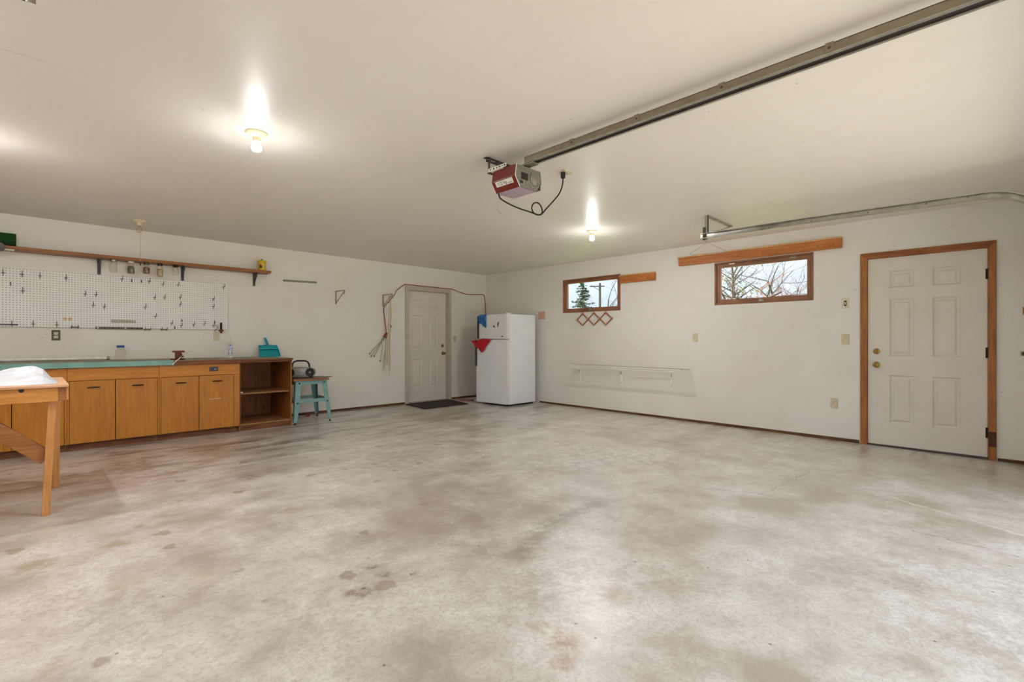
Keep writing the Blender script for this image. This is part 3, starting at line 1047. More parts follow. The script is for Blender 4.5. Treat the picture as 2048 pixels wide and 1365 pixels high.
# ------------------------------------------------------------------ pegboard and hooks
for x0, x1, lab in ((0.651 - 1.219, 0.650, 'white pegboard panel with rust rings and few hooks above the teal bench edge'),
                    (0.652, 1.873, 'white pegboard panel crowded with hooks above the vise')):
    pb = thing('pegboard', ((x0 + x1) / 2, YB, 1.254), lab, 'pegboard')
    MB().box(x0, x1, YB - 0.018, YB - 0.012, 1.254, 1.871).build('perforated_board', M['pegboard'], pb)
    for z in (1.268, 1.857):
        MB().box(x0 + 0.01, x1 - 0.01, YB - 0.012, YB, z - 0.012, z + 0.012).build('batten', M['shelf_wood'], pb)
    if x1 > 1:
        MB().box(x1 - 0.024, x1 - 0.002, YB - 0.012, YB, 1.28, 1.845).build('batten', M['shelf_wood'], pb)
PF = YB - 0.018                       # front of the pegboard


def px_x(u, v):                       # offsets measured on the photograph, on the board plane
    return u, v


HOOK_GROUP = 'loose hooks on the pegboards'


def make_hook(style):
    """hook mesh at the origin, board in the plane y=0, projecting to -y"""
    mb = MB()
    if style == 0:     # straight arm turned up, with cross foot
        mb.tube([(0, 0.0, 0.0), (0, -0.045, 0.0), (0, -0.060, 0.014), (0, -0.062, 0.034)], 0.0032, 6)
        mb.tube([(-0.016, -0.003, 0), (0.016, -0.003, 0)], 0.0032, 6)
        mb.tube([(0, -0.003, 0.004), (0, -0.003, -0.03)], 0.0032, 6)
    elif style == 1:   # simple J
        mb.tube([(0, -0.002, 0.03), (0, -0.004, 0.0), (0, -0.016, -0.012), (0, -0.034, -0.004), (0, -0.038, 0.012)], 0.0034, 6)
    else:              # double prong
        mb.box(-0.036, 0.036, -0.006, 0.0, -0.006, 0.006)
        for s in (-0.026, 0.026):
            mb.tube([(s, -0.003, 0.0), (s, -0.05, 0.0), (s, -0.062, 0.024)], 0.0034, 6)
            mb.tube([(s, -0.003, 0), (s, -0.003, -0.02)], 0.003, 6)
    return mb


hook_names = ['peg_hook', 'curved_hook', 'double_hook']
hook_labels = ['straight steel peg hook with crossbar', 'small curved steel hook', 'wide double-prong steel holder']
hook_proto = [None, None, None]


def place_hook(style, x, z):
    if hook_proto[style] is None:
        o = make_hook(style).build(hook_names[style], M['hook_steel'])
        hook_proto[style] = o
    else:
        o = hook_proto[style].copy()
        COL.objects.link(o)
    o.location = (x, PF, z)
    where = 'near the top edge of' if z > 1.78 else ('near the bottom edge of' if z < 1.30 else 'in the middle field of')
    board = 'the rust-ringed pegboard' if x < 0.65 else 'the crowded pegboard'
    tag(o, '%s %s %s' % (hook_labels[style], where, board), 'hook', HOOK_GROUP)


for st, x, z in [(0, -0.21, 1.815), (0, -0.07, 1.812), (0, 0.065, 1.810), (0, 0.272, 1.808), (1, -0.155, 1.700),
                 (0, -0.066, 1.640), (0, 0.432, 1.640), (0, 0.525, 1.640), (0, 0.500, 1.516), (0, 0.598, 1.502),
                 (0, -0.146, 1.285), (0, 0.013, 1.290), (0, 0.196, 1.285), (2, 0.345, 1.262),
                 (0, 0.758, 1.838), (1, 0.848, 1.822), (1, 0.940, 1.822), (0, 1.018, 1.835), (0, 1.155, 1.810), (0, 1.312, 1.815),
                 (0, 1.820, 1.828), (0, 1.072, 1.640), (0, 1.172, 1.650), (0, 1.335, 1.660), (0, 1.700, 1.660),
                 (0, 0.980, 1.520), (0, 1.335, 1.570), (0, 1.700, 1.560), (0, 1.080, 1.410),
                 (1, 1.350, 1.362), (1, 1.715, 1.352), (0, 1.245, 1.330), (0, 1.345, 1.302), (0, 1.480, 1.320), (0, 1.595, 1.330), (0, 1.700, 1.310),
                 (1, 1.275, 1.270), (2, 1.000, 1.248), (2, 1.165, 1.250)]:
    place_hook(st, x, z)

# long tool strips along the board
r = thing('tool_strip', (0.86, PF, 1.24), 'long dark metal tool holder strip along the bottom of the pegboards', 'tool holder')
MB().box(0.520, 0.955, PF - 0.012, PF, 1.246, 1.270).build('bar', M['dark_steel'], r)
for x in (0.54, 0.60, 0.67, 0.73, 0.79, 0.85, 0.90, 0.94):
    MB().lathe((x, PF - 0.012, 1.258), [(0.009, 0), (0.009, -0.006), (0.003, -0.006)], 10, 'Y').build('hole_ring', M['steel'] if x in (0.54, 0.79) else M['black'], r)
r = thing('tool_strip', (0.82, PF, 1.34), 'thin pale wire rack for screwdrivers on the pegboard', 'tool holder')
for z in (1.352, 1.326, 1.338):
    MB().tube([(0.660, PF - 0.006, z), (0.885, PF - 0.006, z)], 0.0025, 6).build('wire_rail', M['rod_bracket'], r)
for i in range(10):
    x = 0.664 + 0.0242 * i
    MB().tube([(x, PF, 1.356), (x, PF - 0.02, 1.352), (x, PF - 0.02, 1.328), (x, PF, 1.322)], 0.002, 5).build('wire_loop', M['rod_bracket'], r)
tag(MB().box(-0.5, -0.10, PF - 0.008, PF, 1.272, 1.286).build('tool_bar', M['dark_steel'], origin=(-0.3, PF, 1.272)), 'slim dark magnetic bar on the pegboard near the wooden table', 'tool holder')

# hacksaw-like tool hanging at the right corner
r = thing('hanging_wrench', (1.785, PF, 1.2), 'rusty dark pipe wrench hanging at the pegboard corner above the outlet', 'wrench')
MB().box(1.775, 1.798, PF - 0.034, PF - 0.018, 1.210, 1.350).build('handle', M['hinge'], r, bevel=0.003)
MB().box(1.762, 1.812, PF - 0.036, PF - 0.016, 1.232, 1.256).build('jaw', M['vise_red'], r, bevel=0.003)
MB().tube([(1.786, PF - 0.018, 1.34), (1.786, PF, 1.34)], 0.004, 6).build('pin', M['hook_steel'], r)
tag(MB().tube([(1.725, PF - 0.004, 1.312), (1.745, PF - 0.03, 1.30), (1.742, PF - 0.03, 1.27), (1.722, PF - 0.02, 1.255), (1.712, PF - 0.02, 1.235), (1.728, PF - 0.02, 1.222)], 0.003, 6).build('wire_scrap', M['dark_steel'], origin=(1.725, PF, 1.22)), 'curled dark wire hanging beside the pipe wrench', 'wire')

# ------------------------------------------------------------------ long wall shelf over the pegboard
SHY, SHT, SHB = YB - 0.205, 2.080, 2.046
ws = thing('wall_shelf', (1.0, YB, SHB), 'long brown wooden shelf above the pegboards', 'shelf')
MB().prism([(-0.75, SHY, SHB), (2.360, SHY, SHB), (2.360, SHY, SHT), (-0.75, SHY, SHT)], (0, YB - SHY, 0)).build('shelf_board', M['shelf_wood'], ws, bevel=0.002)
for x in (0.553, 1.363, 2.202):
    b = MB().box(x - 0.016, x + 0.016, YB - 0.004, YB, 1.875, SHB)
    b.prism([(x - 0.020, YB - 0.004, SHB), (x + 0.020, YB - 0.004, SHB), (x + 0.009, YB - 0.004, 1.872), (x - 0.009, YB - 0.004, 1.872)], (0, -0.006, 0))
    b.prism([(x - 0.005, YB - 0.010, SHB - 0.002), (x - 0.005, YB - 0.15, SHB - 0.002), (x - 0.005, YB - 0.15, SHB - 0.010), (x - 0.005, YB - 0.010, 1.90)], (0.010, 0, 0))
    b.box(x - 0.016, x + 0.016, YB - 0.16, YB - 0.006, SHB - 0.004, SHB)
    b.build('bracket', M['bracket_grey'], ws)


def hung_jar(x, y, h, rad, fill, lid, label):
    r = thing('hanging_jar', (x, y, SHB - h - 0.01), label, 'jar', 'glass jars screwed under the wall shelf')
    zt = SHB - 0.012
    prof = [(0.002, -h), (rad * 0.86, -h), (rad, -h + 0.010), (rad, -0.034), (rad * 0.78, -0.012), (rad * 0.78, 0.0)]
    MB().lathe((x, y, zt), prof, 20, cap=False).build('glass_body', M['jar_glass'], r, smooth=True)
    MB().lathe((x, y, zt - 0.010), [(rad * 0.84, 0), (rad * 0.84, 0.022)], 20).build('lid', M[lid], r, smooth=True)
    if fill:
        MB().lathe((x, y, zt), [(0.002, -h + 0.004), (rad * 0.9, -h + 0.006), (rad * 0.93, -h * 0.45), (rad * 0.5, -h * 0.33), (0.002, -h * 0.33)], 14, cap=False).build('contents', M[fill], r, smooth=True)
    return r


JY = YB - 0.12
hung_jar(0.671, JY, 0.135, 0.037, None, 'steel', 'clear empty glass jar under the shelf beside the first bracket')
hung_jar(0.831, JY, 0.135, 0.035, 'jar_mix2', 'ivory_lt', 'glass jar of small hardware with cream lid beside the pull chain')
hung_jar(0.978, JY, 0.122, 0.035, 'jar_mix', 'dark_steel', 'glass jar of reddish hardware under the shelf')
hung_jar(1.110, JY, 0.143, 0.032, 'tan_paper', 'black_plastic', 'glass jar with tan paper inside and black lid under the shelf')
hung_jar(1.268, JY, 0.112, 0.034, None, 'hinge', 'short clear glass jar with rusty lid beside the middle bracket')

# yellow tin
tn = thing('yellow_tin', (2.268, YB - 0.12, SHT), 'yellow tin canister with brown print on the shelf end', 'tin')
MB().lathe((2.268, YB - 0.12, SHT), [(0.050, 0), (0.051, 0.004), (0.050, 0.126)], 24).build('body', M['yellow_tin'], tn, smooth=True)
MB().lathe((2.268, YB - 0.12, SHT + 0.124), [(0.054, 0), (0.054, 0.014), (0.030, 0.022), (0.006, 0.024)], 24).build('lid', M['yellow_tin'], tn, smooth=True)
MB().lathe((2.268, YB - 0.12, SHT + 0.146), [(0.010, 0), (0.012, 0.012), (0.004, 0.016)], 12).build('lid_knob', M['tin_print'], tn, smooth=True)
for k, (da, z0, z1, w) in enumerate(((-2.42, 0.03, 0.075, 0.10), (-2.25, 0.03, 0.088, 0.10), (-2.06, 0.03, 0.080, 0.10), (-1.90, 0.03, 0.066, 0.08))):
    m = MB()
    vs = []
    for z in (z0, z1):
        for q in (-w, w):
            vs.append((2.268 + 0.0512 * math.cos(da + q), YB - 0.12 + 0.0512 * math.sin(da + q), SHT + z))
    m.add(vs, [(0, 1, 3, 2)]).build('print_mark', M['tin_print'], tn)

# green turf roll and grey roll at the far end of the shelf
gr = thing('turf_roll', (-0.42, YB - 0.15, SHT), 'rolled green artificial turf lying on the wall shelf', 'turf roll')
MB().tube([(-0.75, YB - 0.15, SHT + 0.069), (-0.115, YB - 0.15, SHT + 0.069)], 0.066, 24, cap=False).build('rolled_mat', M['green_turf'], gr, smooth=True)
spir = MB()
pts = [(-0.117, YB - 0.15 + (0.062 - 0.0042 * a) * math.cos(a), SHT + 0.069 + (0.062 - 0.0042 * a) * math.sin(a)) for a in [i * 0.35 for i in range(38)]]
spir.tube(pts, 0.004, 5).build('spiral_edge', M['ink'], gr)
MB().lathe((-0.130, YB - 0.15, SHT + 0.069), [(0.002, 0), (0.063, 0)], 24, 'X', cap=False).build('roll_end', M['green_turf'], gr)
tag(MB().lathe((-0.232, SHY - 0.004, SHB + 0.010), [(0.003, 0.0), (0.044, 0.0), (0.044, -0.05), (0.030, -0.056), (0.018, -0.050), (0.003, -0.050)], 20, 'Y').build('grey_reel', M['grey_roll'], origin=(-0.232, SHY, SHB), smooth=True), 'grey round reel hung on the shelf edge below the green turf', 'reel')
tag(MB().box(-0.20, -0.125, SHY + 0.004, SHY + 0.05, SHB - 0.012, SHB).build('shelf_clip', M['white_plate'], origin=(-0.16, SHY, SHB)), 'small white clip under the shelf end below the turf roll', 'clip')

# steel strip and rod brackets on the back wall
st = thing('steel_strip', (2.83, YB, 1.99), 'narrow shiny steel magnetic strip screwed to the wall right of the shelf', 'metal strip')
MB().prism([(2.590, YB - 0.012, 1.972), (3.079, YB - 0.012, 1.984), (3.079, YB - 0.012, 2.012), (2.590, YB - 0.012, 2.000)], (0, 0.012, 0)).build('bar', M['galv'], st, bevel=0.002)
for x in (2.61, 2.66, 3.01, 3.06):
    MB().lathe((x, YB - 0.012, 1.987 + (x - 2.83) * 0.0245), [(0.007, 0), (0.006, -0.004), (0.002, -0.004)], 10, 'Y').build('screw', M['dark_steel'], st)


def rod_bracket(x, label):
    r = thing('rod_bracket', (x, YB, 1.69), label, 'bracket')
    MB().box(x - 0.012, x + 0.012, YB - 0.006, YB, 1.683, 1.890).build('wall_leg', M['rod_bracket'], r)
    MB().bar((x, YB - 0.003, 1.884), (x, YB - 0.300, 1.880), 0.016, 0.012).build('arm', M['rod_bracket'], r)
    MB().bar((x, YB - 0.006, 1.700), (x, YB - 0.285, 1.868), 0.010, 0.008).build('brace', M['rod_bracket'], r)
    MB().tube([(x, YB - 0.300, 1.880), (x, YB - 0.300, 1.845), (x, YB - 0.285, 1.828), (x, YB - 0.262, 1.828), (x, YB - 0.25, 1.845)], 0.006, 6).build('rod_cup', M['rod_bracket'], r)
    return r


rod_bracket(3.385, 'empty beige metal rod bracket on the wall between shelf and cord')
rod_bracket(4.209, 'beige metal rod bracket hung with cords left of the inner door')

# ------------------------------------------------------------------ workbench
FY, TOPZ = 6.53, 0.888


def arched_pull(root, x, z):
    MB().tube([(x - 0.046, FY - 0.002, z), (x - 0.040, FY - 0.020, z + 0.002), (x, FY - 0.026, z + 0.003), (x + 0.040, FY - 0.020, z + 0.002), (x + 0.046, FY - 0.002, z)], [0.006, 0.0055, 0.0075, 0.0055, 0.006], 8).build('handle', M['bronze'], root, smooth=True)


def base_cabinet(x0, x1, doors, label, lstile=0.012, rstile=0.012):
    c = thing('base_cabinet', ((x0 + x1) / 2, 6.92, 0), label, 'cabinet', 'cabinets under the worktop')
    b = MB()
    b.box(x0, x0 + 0.016, FY + 0.02, YB - 0.02, 0.07, 0.833)
    b.box(x1 - 0.016, x1, FY + 0.02, YB - 0.02, 0.07, 0.833)
    b.box(x0 + 0.016, x1 - 0.016, FY + 0.02, YB - 0.02, 0.07, 0.086)
    b.box(x0 + 0.016, x1 - 0.016, YB - 0.026, YB - 0.02, 0.086, 0.833)
    b.build('carcass', M['cab_in'], c)
    MB().box(x0, x1, FY, FY + 0.02, 0.703, 0.833).build('top_rail', M['cab_rail'], c, bevel=0.001)
    MB().box(x0, doors[0][0] - 0.003, FY, FY + 0.02, 0.07, 0.702).build('stile', M['cab'], c, bevel=0.001)
    MB().box(doors[-1][1] + 0.003, x1, FY, FY + 0.02, 0.07, 0.702).build('stile', M['cab'], c, bevel=0.001)
    for a, d in doors:
        dr = MB().box(a, d, FY - 0.002, FY + 0.017, 0.072, 0.699).build('door', M['cab'], c, bevel=0.0015)
        arched_pull(dr, a + (d - a) * 0.52, 0.630)
    MB().box(x0, x1, 6.580, 6.598, floor_z(6.6), 0.07).build('toe_kick', M['kick'], c)
    return c


base_cabinet(-0.62, 0.249, [(-0.500, -0.136), (-0.130, 0.228)], 'honey ply base cabinet mostly hidden behind the wooden table')
base_cabinet(0.251, 0.999, [(0.268, 0.621), (0.627, 0.984)], 'honey ply two-door base cabinet between the table and the vise')
cb = base_cabinet(1.001, 1.800, [(1.017, 1.374), (1.380, 1.738)], 'honey ply two-door base cabinet under the vise beside the open shelves')
lp = MB().box(1.480, 1.572, FY - 0.004, FY, 0.748, 0.803).build('receptacle', M['dark_steel'], cb, bevel=0.001)
MB().box(1.494, 1.558, FY - 0.006, FY - 0.004, 0.758, 0.793).build('receptacle_face', M['black_plastic'], lp)
MB().box(1.535, 1.547, FY - 0.008, FY - 0.006, 0.768, 0.780).build('receptacle_slot', M['steel'], lp)
# pale scuff on that door
sc = MB()
sc.tube([(1.475, FY - 0.0025, 0.428), (1.50, FY - 0.0025, 0.418), (1.54, FY - 0.0025, 0.424), (1.60, FY - 0.0025, 0.424)], 0.002, 4)
sc.build('paint_scuff', M['label_white'], cb)

ou = thing('open_shelf_unit', (2.12, 6.93, 0), 'open brown wooden shelf unit at the end of the workbench', 'shelf unit')
MB().box(2.412, 2.432, 6.555, YB - 0.02, floor_z(6.7) + 0.004, 0.858).build('side_panel', M['cab_in'], ou, bevel=0.001)
MB().box(1.802, 1.820, 6.555, YB - 0.02, floor_z(6.7) + 0.004, 0.858).build('side_panel', M['cab_in'], ou, bevel=0.001)
for x0, x1 in ((1.820, 2.010), (2.012, 2.215), (2.217, 2.412)):
    MB().box(x0, x1, YB - 0.034, YB - 0.02, 0.02, 0.858).build('back_board', M['cab_in'], ou, bevel=0.001)
MB().box(1.820, 2.412, 6.560, YB - 0.036, 0.064, 0.082).build('bottom_shelf', M['cab_shelf'], ou, bevel=0.001)
MB().box(1.820, 2.412, 6.600, YB - 0.036, 0.440, 0.460).build('shelf', M['cab_shelf'], ou, bevel=0.001)
MB().box(1.820, 2.412, 6.566, 6.584, floor_z(6.57), 0.062).build('toe_kick', M['kick'], ou)
MB().box(1.802, 2.432, 6.548, 6.5545, 0.838, 0.858).build('front_strip', M['kick'], ou)
tag(MB().box(1.822, 1.862, 6.605, 6.660, 0.460, 0.474).add([], []).build('white_box', M['label_white'], origin=(1.84, 6.63, 0.46), bevel=0.002), 'tiny white box lying on the open shelf', 'box')

wt = thing('worktop', (0.9, 6.9, 0.86), 'long worn worktop with teal painted front edge', 'worktop')
MB().box(-0.65, 1.806, 6.510, YB - 0.002, 0.862, TOPZ).build('deck', plain('worn_top', (150, 138, 112), 0.55, var=0.2, scale=7), wt, bevel=0.001)
MB().box(1.806, 2.440, 6.540, YB - 0.002, 0.862, TOPZ - 0.004).build('deck', plain('worn_top', (150, 138, 112), 0.55), wt, bevel=0.001)
MB().box(-0.65, 1.130, 6.496, 6.510, 0.836, TOPZ + 0.002).build('painted_edge', M['teal_paint'], wt, bevel=0.001)
MB().box(1.130, 1.806, 6.502, 6.510, 0.836, TOPZ - 0.006).build('wood_edge', M['top_wood'], wt, bevel=0.001)
MB().box(1.806, 2.440, 6.534, 6.540, 0.860, TOPZ - 0.006).build('wood_edge', M['top_wood'], wt, bevel=0.001)

# items on the worktop ------------------------------------------------------------
tb = thing('fluorescent_tube', (0.2, YB - 0.06, TOPZ), 'white fluorescent tube lying along the back of the worktop', 'light tube')
MB().tube([(-0.60, YB - 0.05, TOPZ + 0.0195), (0.615, YB - 0.05, TOPZ + 0.0195)], 0.019, 16).build('glass_tube', M['tube_white'], tb, smooth=True)
MB().tube([(0.615, YB - 0.05, TOPZ + 0.0195), (0.640, YB - 0.05, TOPZ + 0.0195)], 0.0192, 16).build('end_cap', M['steel'], tb, smooth=True)
for dz in (-0.007, 0.007):
    MB().tube([(0.640, YB - 0.05, TOPZ + 0.0195 + dz), (0.650, YB - 0.05, TOPZ + 0.0195 + dz)], 0.0018, 6).build('pin', M['steel'], tb)

jr = thing('plastic_jar', (0.735, YB - 0.12, TOPZ), 'clear plastic jar with blue screw lid on the worktop', 'jar')
MB().lathe((0.735, YB - 0.12, TOPZ), [(0.002, 0.001), (0.046, 0.001), (0.050, 0.010), (0.050, 0.098), (0.044, 0.118), (0.032, 0.134), (0.032, 0.150)], 24, cap=False).build('jar_body', M['clear_plastic'], jr, smooth=True)
MB().lathe((0.735, YB - 0.12, TOPZ + 0.140), [(0.035, 0), (0.036, 0.003), (0.036, 0.024), (0.033, 0.027)], 24).build('lid', M['blue_lid'], jr, smooth=True)

ck = thing('caulk_tube', (1.868, YB - 0.16, TOPZ), 'white and blue caulk cartridge standing on the worktop', 'caulk tube')
def caulk_mat():
    t = NT('caulk_label')
    v = t.coord((1, 1, 1))
    n1 = t.mr(t.noise(v, 60, 3, 0.7), 0.52, 0.56, 0, 1)
    sp = t.n('ShaderNodeSeparateXYZ')
    t.l(t.coord(), sp.inputs[0])
    band = t.mr(sp.outputs['Z'], 0.02, 0.04, 0, 1)
    t.set(t.mix(t.math('MULTIPLY', n1, band), lin(236, 238, 242), lin(74, 108, 178)), 0.4)
    return t.m
MB().lathe((1.868, YB - 0.16, TOPZ - 0.004), [(0.025, 0), (0.025, 0.188), (0.022, 0.196), (0.009, 0.200)], 20).build('cartridge', caulk_mat(), ck, smooth=True)
MB().lathe((1.868, YB - 0.16, TOPZ + 0.194), [(0.009, 0), (0.007, 0.02), (0.003, 0.075)], 12).build('nozzle', M['ivory_lt'], ck, smooth=True)

# dustpan leaning on the wall
dp = thing('dustpan', (2.37, YB - 0.08, TOPZ - 0.004), 'glossy teal plastic dustpan leaning against the wall', 'dustpan')
zb = TOPZ - 0.004
pan = MB()
w0, w1, hgt = 0.135, 0.118, 0.165
yb_, yt_ = YB - 0.125, YB - 0.045
th = 0.004
outer = []
# flat pan plate leaning back
pan.add([(2.37 - w0, yb_, zb), (2.37 + w0, yb_, zb), (2.37 + w1, yt_, zb + hgt), (2.37 - w1, yt_, zb + hgt),
         (2.37 - w0, yb_ + th, zb), (2.37 + w0, yb_ + th, zb), (2.37 + w1, yt_ + th, zb + hgt), (2.37 - w1, yt_ + th, zb + hgt)],
        [(0, 1, 2, 3), (7, 6, 5, 4), (0, 4, 5, 1), (1, 5, 6, 2), (2, 6, 7, 3), (3, 7, 4, 0)])
pan.build('pan_plate', M['teal_plastic'], dp)
hood = MB()
# rounded hood over the upper third, opening downward
rows = []
for i in range(7):
    a = i / 6 * PI / 2
    zz = zb + 0.108 + 0.060 * math.sin(a)
    yy = (yb_ + (yt_ - yb_) * 0.85) - 0.045 * math.cos(a)
    ww = w1 + 0.004 - 0.012 * math.sin(a) ** 3
    rows.append([(2.37 + ww * s, yy + 0.010 * abs(s) ** 3, zz - 0.006 * abs(s) ** 3) for s in [q / 8 - 1 for q in range(17)]])
for i in range(6):
    for k in range(16):
        hood.add([rows[i][k], rows[i][k + 1], rows[i + 1][k + 1], rows[i + 1][k]], [(0, 1, 2, 3)])
hood.build('hood', M['teal_plastic'], dp, smooth=True, sharp=60)
for s in (-1, 1):
    MB().prism([(2.37 + s * w0, yb_, zb), (2.37 + s * w1, yt_, zb + hgt), (2.37 + s * (w1 + 0.002), yt_ - 0.052, zb + 0.112), (2.37 + s * w0, yb_ - 0.016, zb + 0.02)], (s * 0.003, 0, 0)).build('side_wall', M['teal_plastic'], dp)
MB().tube([(2.368, yt_ - 0.006, zb + hgt - 0.004), (2.350, yt_ + 0.004, zb + hgt + 0.050), (2.332, yt_ + 0.014, zb + hgt + 0.104)], [0.016, 0.018, 0.015], 12).build('handle', M['teal_plastic'], dp, smooth=True)

# bench vise at the front edge
vz = thing('bench_vise', (1.19, 6.62, TOPZ), 'dark red bench vise bolted to the worktop edge', 'vise')
vx, vy = 1.19, 6.60
MB().lathe((vx, vy, TOPZ), [(0.056, 0), (0.056, 0.012), (0.034, 0.020), (0.028, 0.034)], 16).build('swivel_base', M['vise_red'], vz, smooth=True)
for a in (0.6, 2.6, 4.4):
    MB().lathe((vx + 0.066 * math.cos(a), vy + 0.066 * math.sin(a), TOPZ), [(0.018, 0), (0.018, 0.010), (0.008, 0.010), (0.008, 0.018), (0.002, 0.018)], 8).build('base_lug', M['vise_red'], vz)
MB().box(vx - 0.026, vx + 0.026, vy - 0.05, vy + 0.06, TOPZ + 0.022, TOPZ + 0.088).build('body', M['vise_red'], vz, bevel=0.006, seg=2)
MB().box(vx - 0.054, vx + 0.054, vy + 0.006, vy + 0.034, TOPZ + 0.086, TOPZ + 0.108).build('fixed_jaw', M['vise_red'], vz, bevel=0.002)
MB().box(vx - 0.054, vx + 0.054, vy - 0.04, vy - 0.012, TOPZ + 0.086, TOPZ + 0.108).build('moving_jaw', M['vise_red'], vz, bevel=0.002)
MB().box(vx - 0.024, vx + 0.024, vy - 0.15, vy - 0.05, TOPZ + 0.034, TOPZ + 0.066).build('slide', M['vise_red'], vz, bevel=0.003)
MB().tube([(vx, vy - 0.15, TOPZ + 0.046), (vx, vy - 0.185, TOPZ + 0.046)], 0.012, 10).build('screw', M['dark_steel'], vz, smooth=True)
MB().tube([(vx - 0.085, vy - 0.176, TOPZ - 0.040), (vx + 0.045, vy - 0.176, TOPZ + 0.092)], 0.006, 10).build('handle_bar', M['chrome'], vz, smooth=True)
for q in ((vx - 0.085, vy - 0.176, TOPZ - 0.040), (vx + 0.045, vy - 0.176, TOPZ + 0.092)):
    MB().lathe(q, [(0.003, -0.010), (0.010, -0.004), (0.010, 0.004), (0.003, 0.010)], 10).build('handle_ball', M['chrome'], vz, smooth=True)

# ------------------------------------------------------------------ wooden table
tz = 0.824
ft = 4.262                                 # front face of the apron
tbx = thing('wooden_table', (-0.7, 4.75, floor_z(4.7)), 'raw fir plank table with braced stud legs', 'table')
MB().box(-1.75, 0.172, 4.245, 5.180, tz - 0.016, tz).build('tabletop', M['table_top'], tbx, bevel=0.002)
MB().box(-1.70, 0.122, ft, ft + 0.038, tz - 0.106, tz - 0.016).build('front_apron', M['table_x'], tbx, bevel=0.002)
MB().box(-1.70, 0.122, 5.12, 5.158, tz - 0.106, tz - 0.016).build('rear_apron', M['table_x'], tbx, bevel=0.002)
MB().box(0.122, 0.160, ft + 0.002, 5.158, tz - 0.104, tz - 0.016).build('end_apron', M['table_d'], tbx, bevel=0.002)
MB().box(0.160, 0.171, ft + 0.002, 5.160, tz - 0.100, tz - 0.016).build('end_panel', M['table_z'], tbx, bevel=0.001)


def leg(xt, xb, y0, y1, z1):
    zz = floor_z((y0 + y1) / 2)
    MB().prism([(xb, y0, zz), (xb + 0.040, y0, zz), (xt + 0.040, y0, z1), (xt, y0, z1)], (0, y1 - y0, 0)).build('leg', M['table_z'], tbx, bevel=0.002)


leg(0.080, 0.044, ft + 0.040, ft + 0.078, tz - 0.017)
leg(0.118, 0.112, 5.060, 5.098, tz - 0.107)
leg(-1.66, -1.62, ft + 0.040, ft + 0.078, tz - 0.017)
leg(-1.66, -1.62, 5.060, 5.098, tz - 0.107)
MB().bar((0.070, ft + 0.058 + 0.040, 0.347), (-0.42, ft + 0.098, 0.80), 0.038, 0.088, up=(0.67, 0, 0.74)).build('brace', M['table_d'], tbx, bevel=0.002)
MB().lathe((-0.045, ft - 0.0002, tz - 0.026), [(0.013, 0), (0.013, -0.0006)], 12, 'Y').build('knot', M['ink'], tbx)

# crumpled white sheet on the table
random.seed(11)
nx, ny = 64, 40
cv, cf = [], []
from mathutils import noise as mnoise
for j in range(ny + 1):
    for i in range(nx + 1):
        u, v = i / nx, j / ny
        x = -1.0 + u * 1.125
        y = 4.34 + v * 0.52
        taper = 1 - 0.55 * max(0, (u - 0.78) / 0.22) ** 2
        y = 4.56 + (y - 4.56) * (0.55 + 0.45 * taper)
        e = min(1, 6 * min(v, 1 - v)) * min(1, 16 * (1 - u))
        tent_u = max(0.0, 1 - abs(u - 0.90) / (0.34 if u < 0.90 else 0.11))
        tent_v = max(0.0, 1 - abs(v - 0.52 + 0.2 * (0.9 - u)) / 0.50)
        ridge = 0.085 * tent_u * tent_v
        fold = 0.030 * abs(((v * 4.5 + u * 2.2 + 0.3 * mnoise.noise((u * 3, v * 3, 5))) % 1.0) - 0.5)
        fold += 0.022 * abs(((v * 7.0 - u * 4.0 + 0.5 * mnoise.noise((u * 4, v * 4, 2))) % 1.0) - 0.5)
        nn = mnoise.noise((u * 9, v * 10, 3.1)) * 0.008
        cv.append((x + 0.012 * mnoise.noise((u * 14, v * 14, 9)), y + 0.03 * mnoise.noise((u * 8, v * 5, 4)), tz + 0.001 + max(0.0, e * (0.018 + ridge + fold + nn))))
for j in range(ny):
    for i in range(nx):
        a = j * (nx + 1) + i
        cf.append((a, a + 1, a + nx + 2, a + nx + 1))
cl = MB()
cl.add(cv, cf)
sheet = cl.build('plastic_sheet', M['bag_white'], origin=(-0.5, 4.6, tz), smooth=True, sharp=9)
tag(sheet, 'crumpled white plastic sheet lying on the wooden table', 'plastic sheet')

# ------------------------------------------------------------------ teal stool with boombox
so = thing('metal_stool', (2.72, 6.83, floor_z(6.8)), 'teal painted angle-iron stool topped with a wooden board', 'stool')
sz0 = floor_z(6.8)
T = [(2.500, 6.600), (2.925, 6.610), (2.945, 7.040), (2.515, 7.030)]
Bm = [(2.450, 6.530), (2.962, 6.545), (3.010, 7.110), (2.470, 7.100)]
SZT = 0.566
cen = Vector((2.72, 6.83, 0))
for k in range(4):
    t3 = Vector((*T[k], SZT)); b3 = Vector((*Bm[k], sz0 + 0.03))
    nxt, prv = (k + 1) % 4, (k - 1) % 4
    for other in (nxt, prv):
        td = (Vector((*T[other], SZT)) - t3).normalized()
        bd = (Vector((*Bm[other], sz0 + 0.03)) - b3).normalized()
        inw = (cen - Vector((t3.x, t3.y, 0)))
        nrm = Vector((0, 0, 1)).cross(td).normalized()
        if nrm.dot(inw) < 0:
            nrm = -nrm
        poly = [t3, t3 + td * 0.078, b3 + bd * 0.042, b3]
        MB().prism(poly, nrm * 0.003).build('leg_flange', M['stool_paint'], so)
    MB().lathe((Bm[k][0] + (cen.x - Bm[k][0]) * 0.05, Bm[k][1] + (cen.y - Bm[k][1]) * 0.05, sz0), [(0.016, 0), (0.016, 0.008), (0.006, 0.012), (0.006, 0.036)], 10).build('foot', M['black'], so, smooth=True)
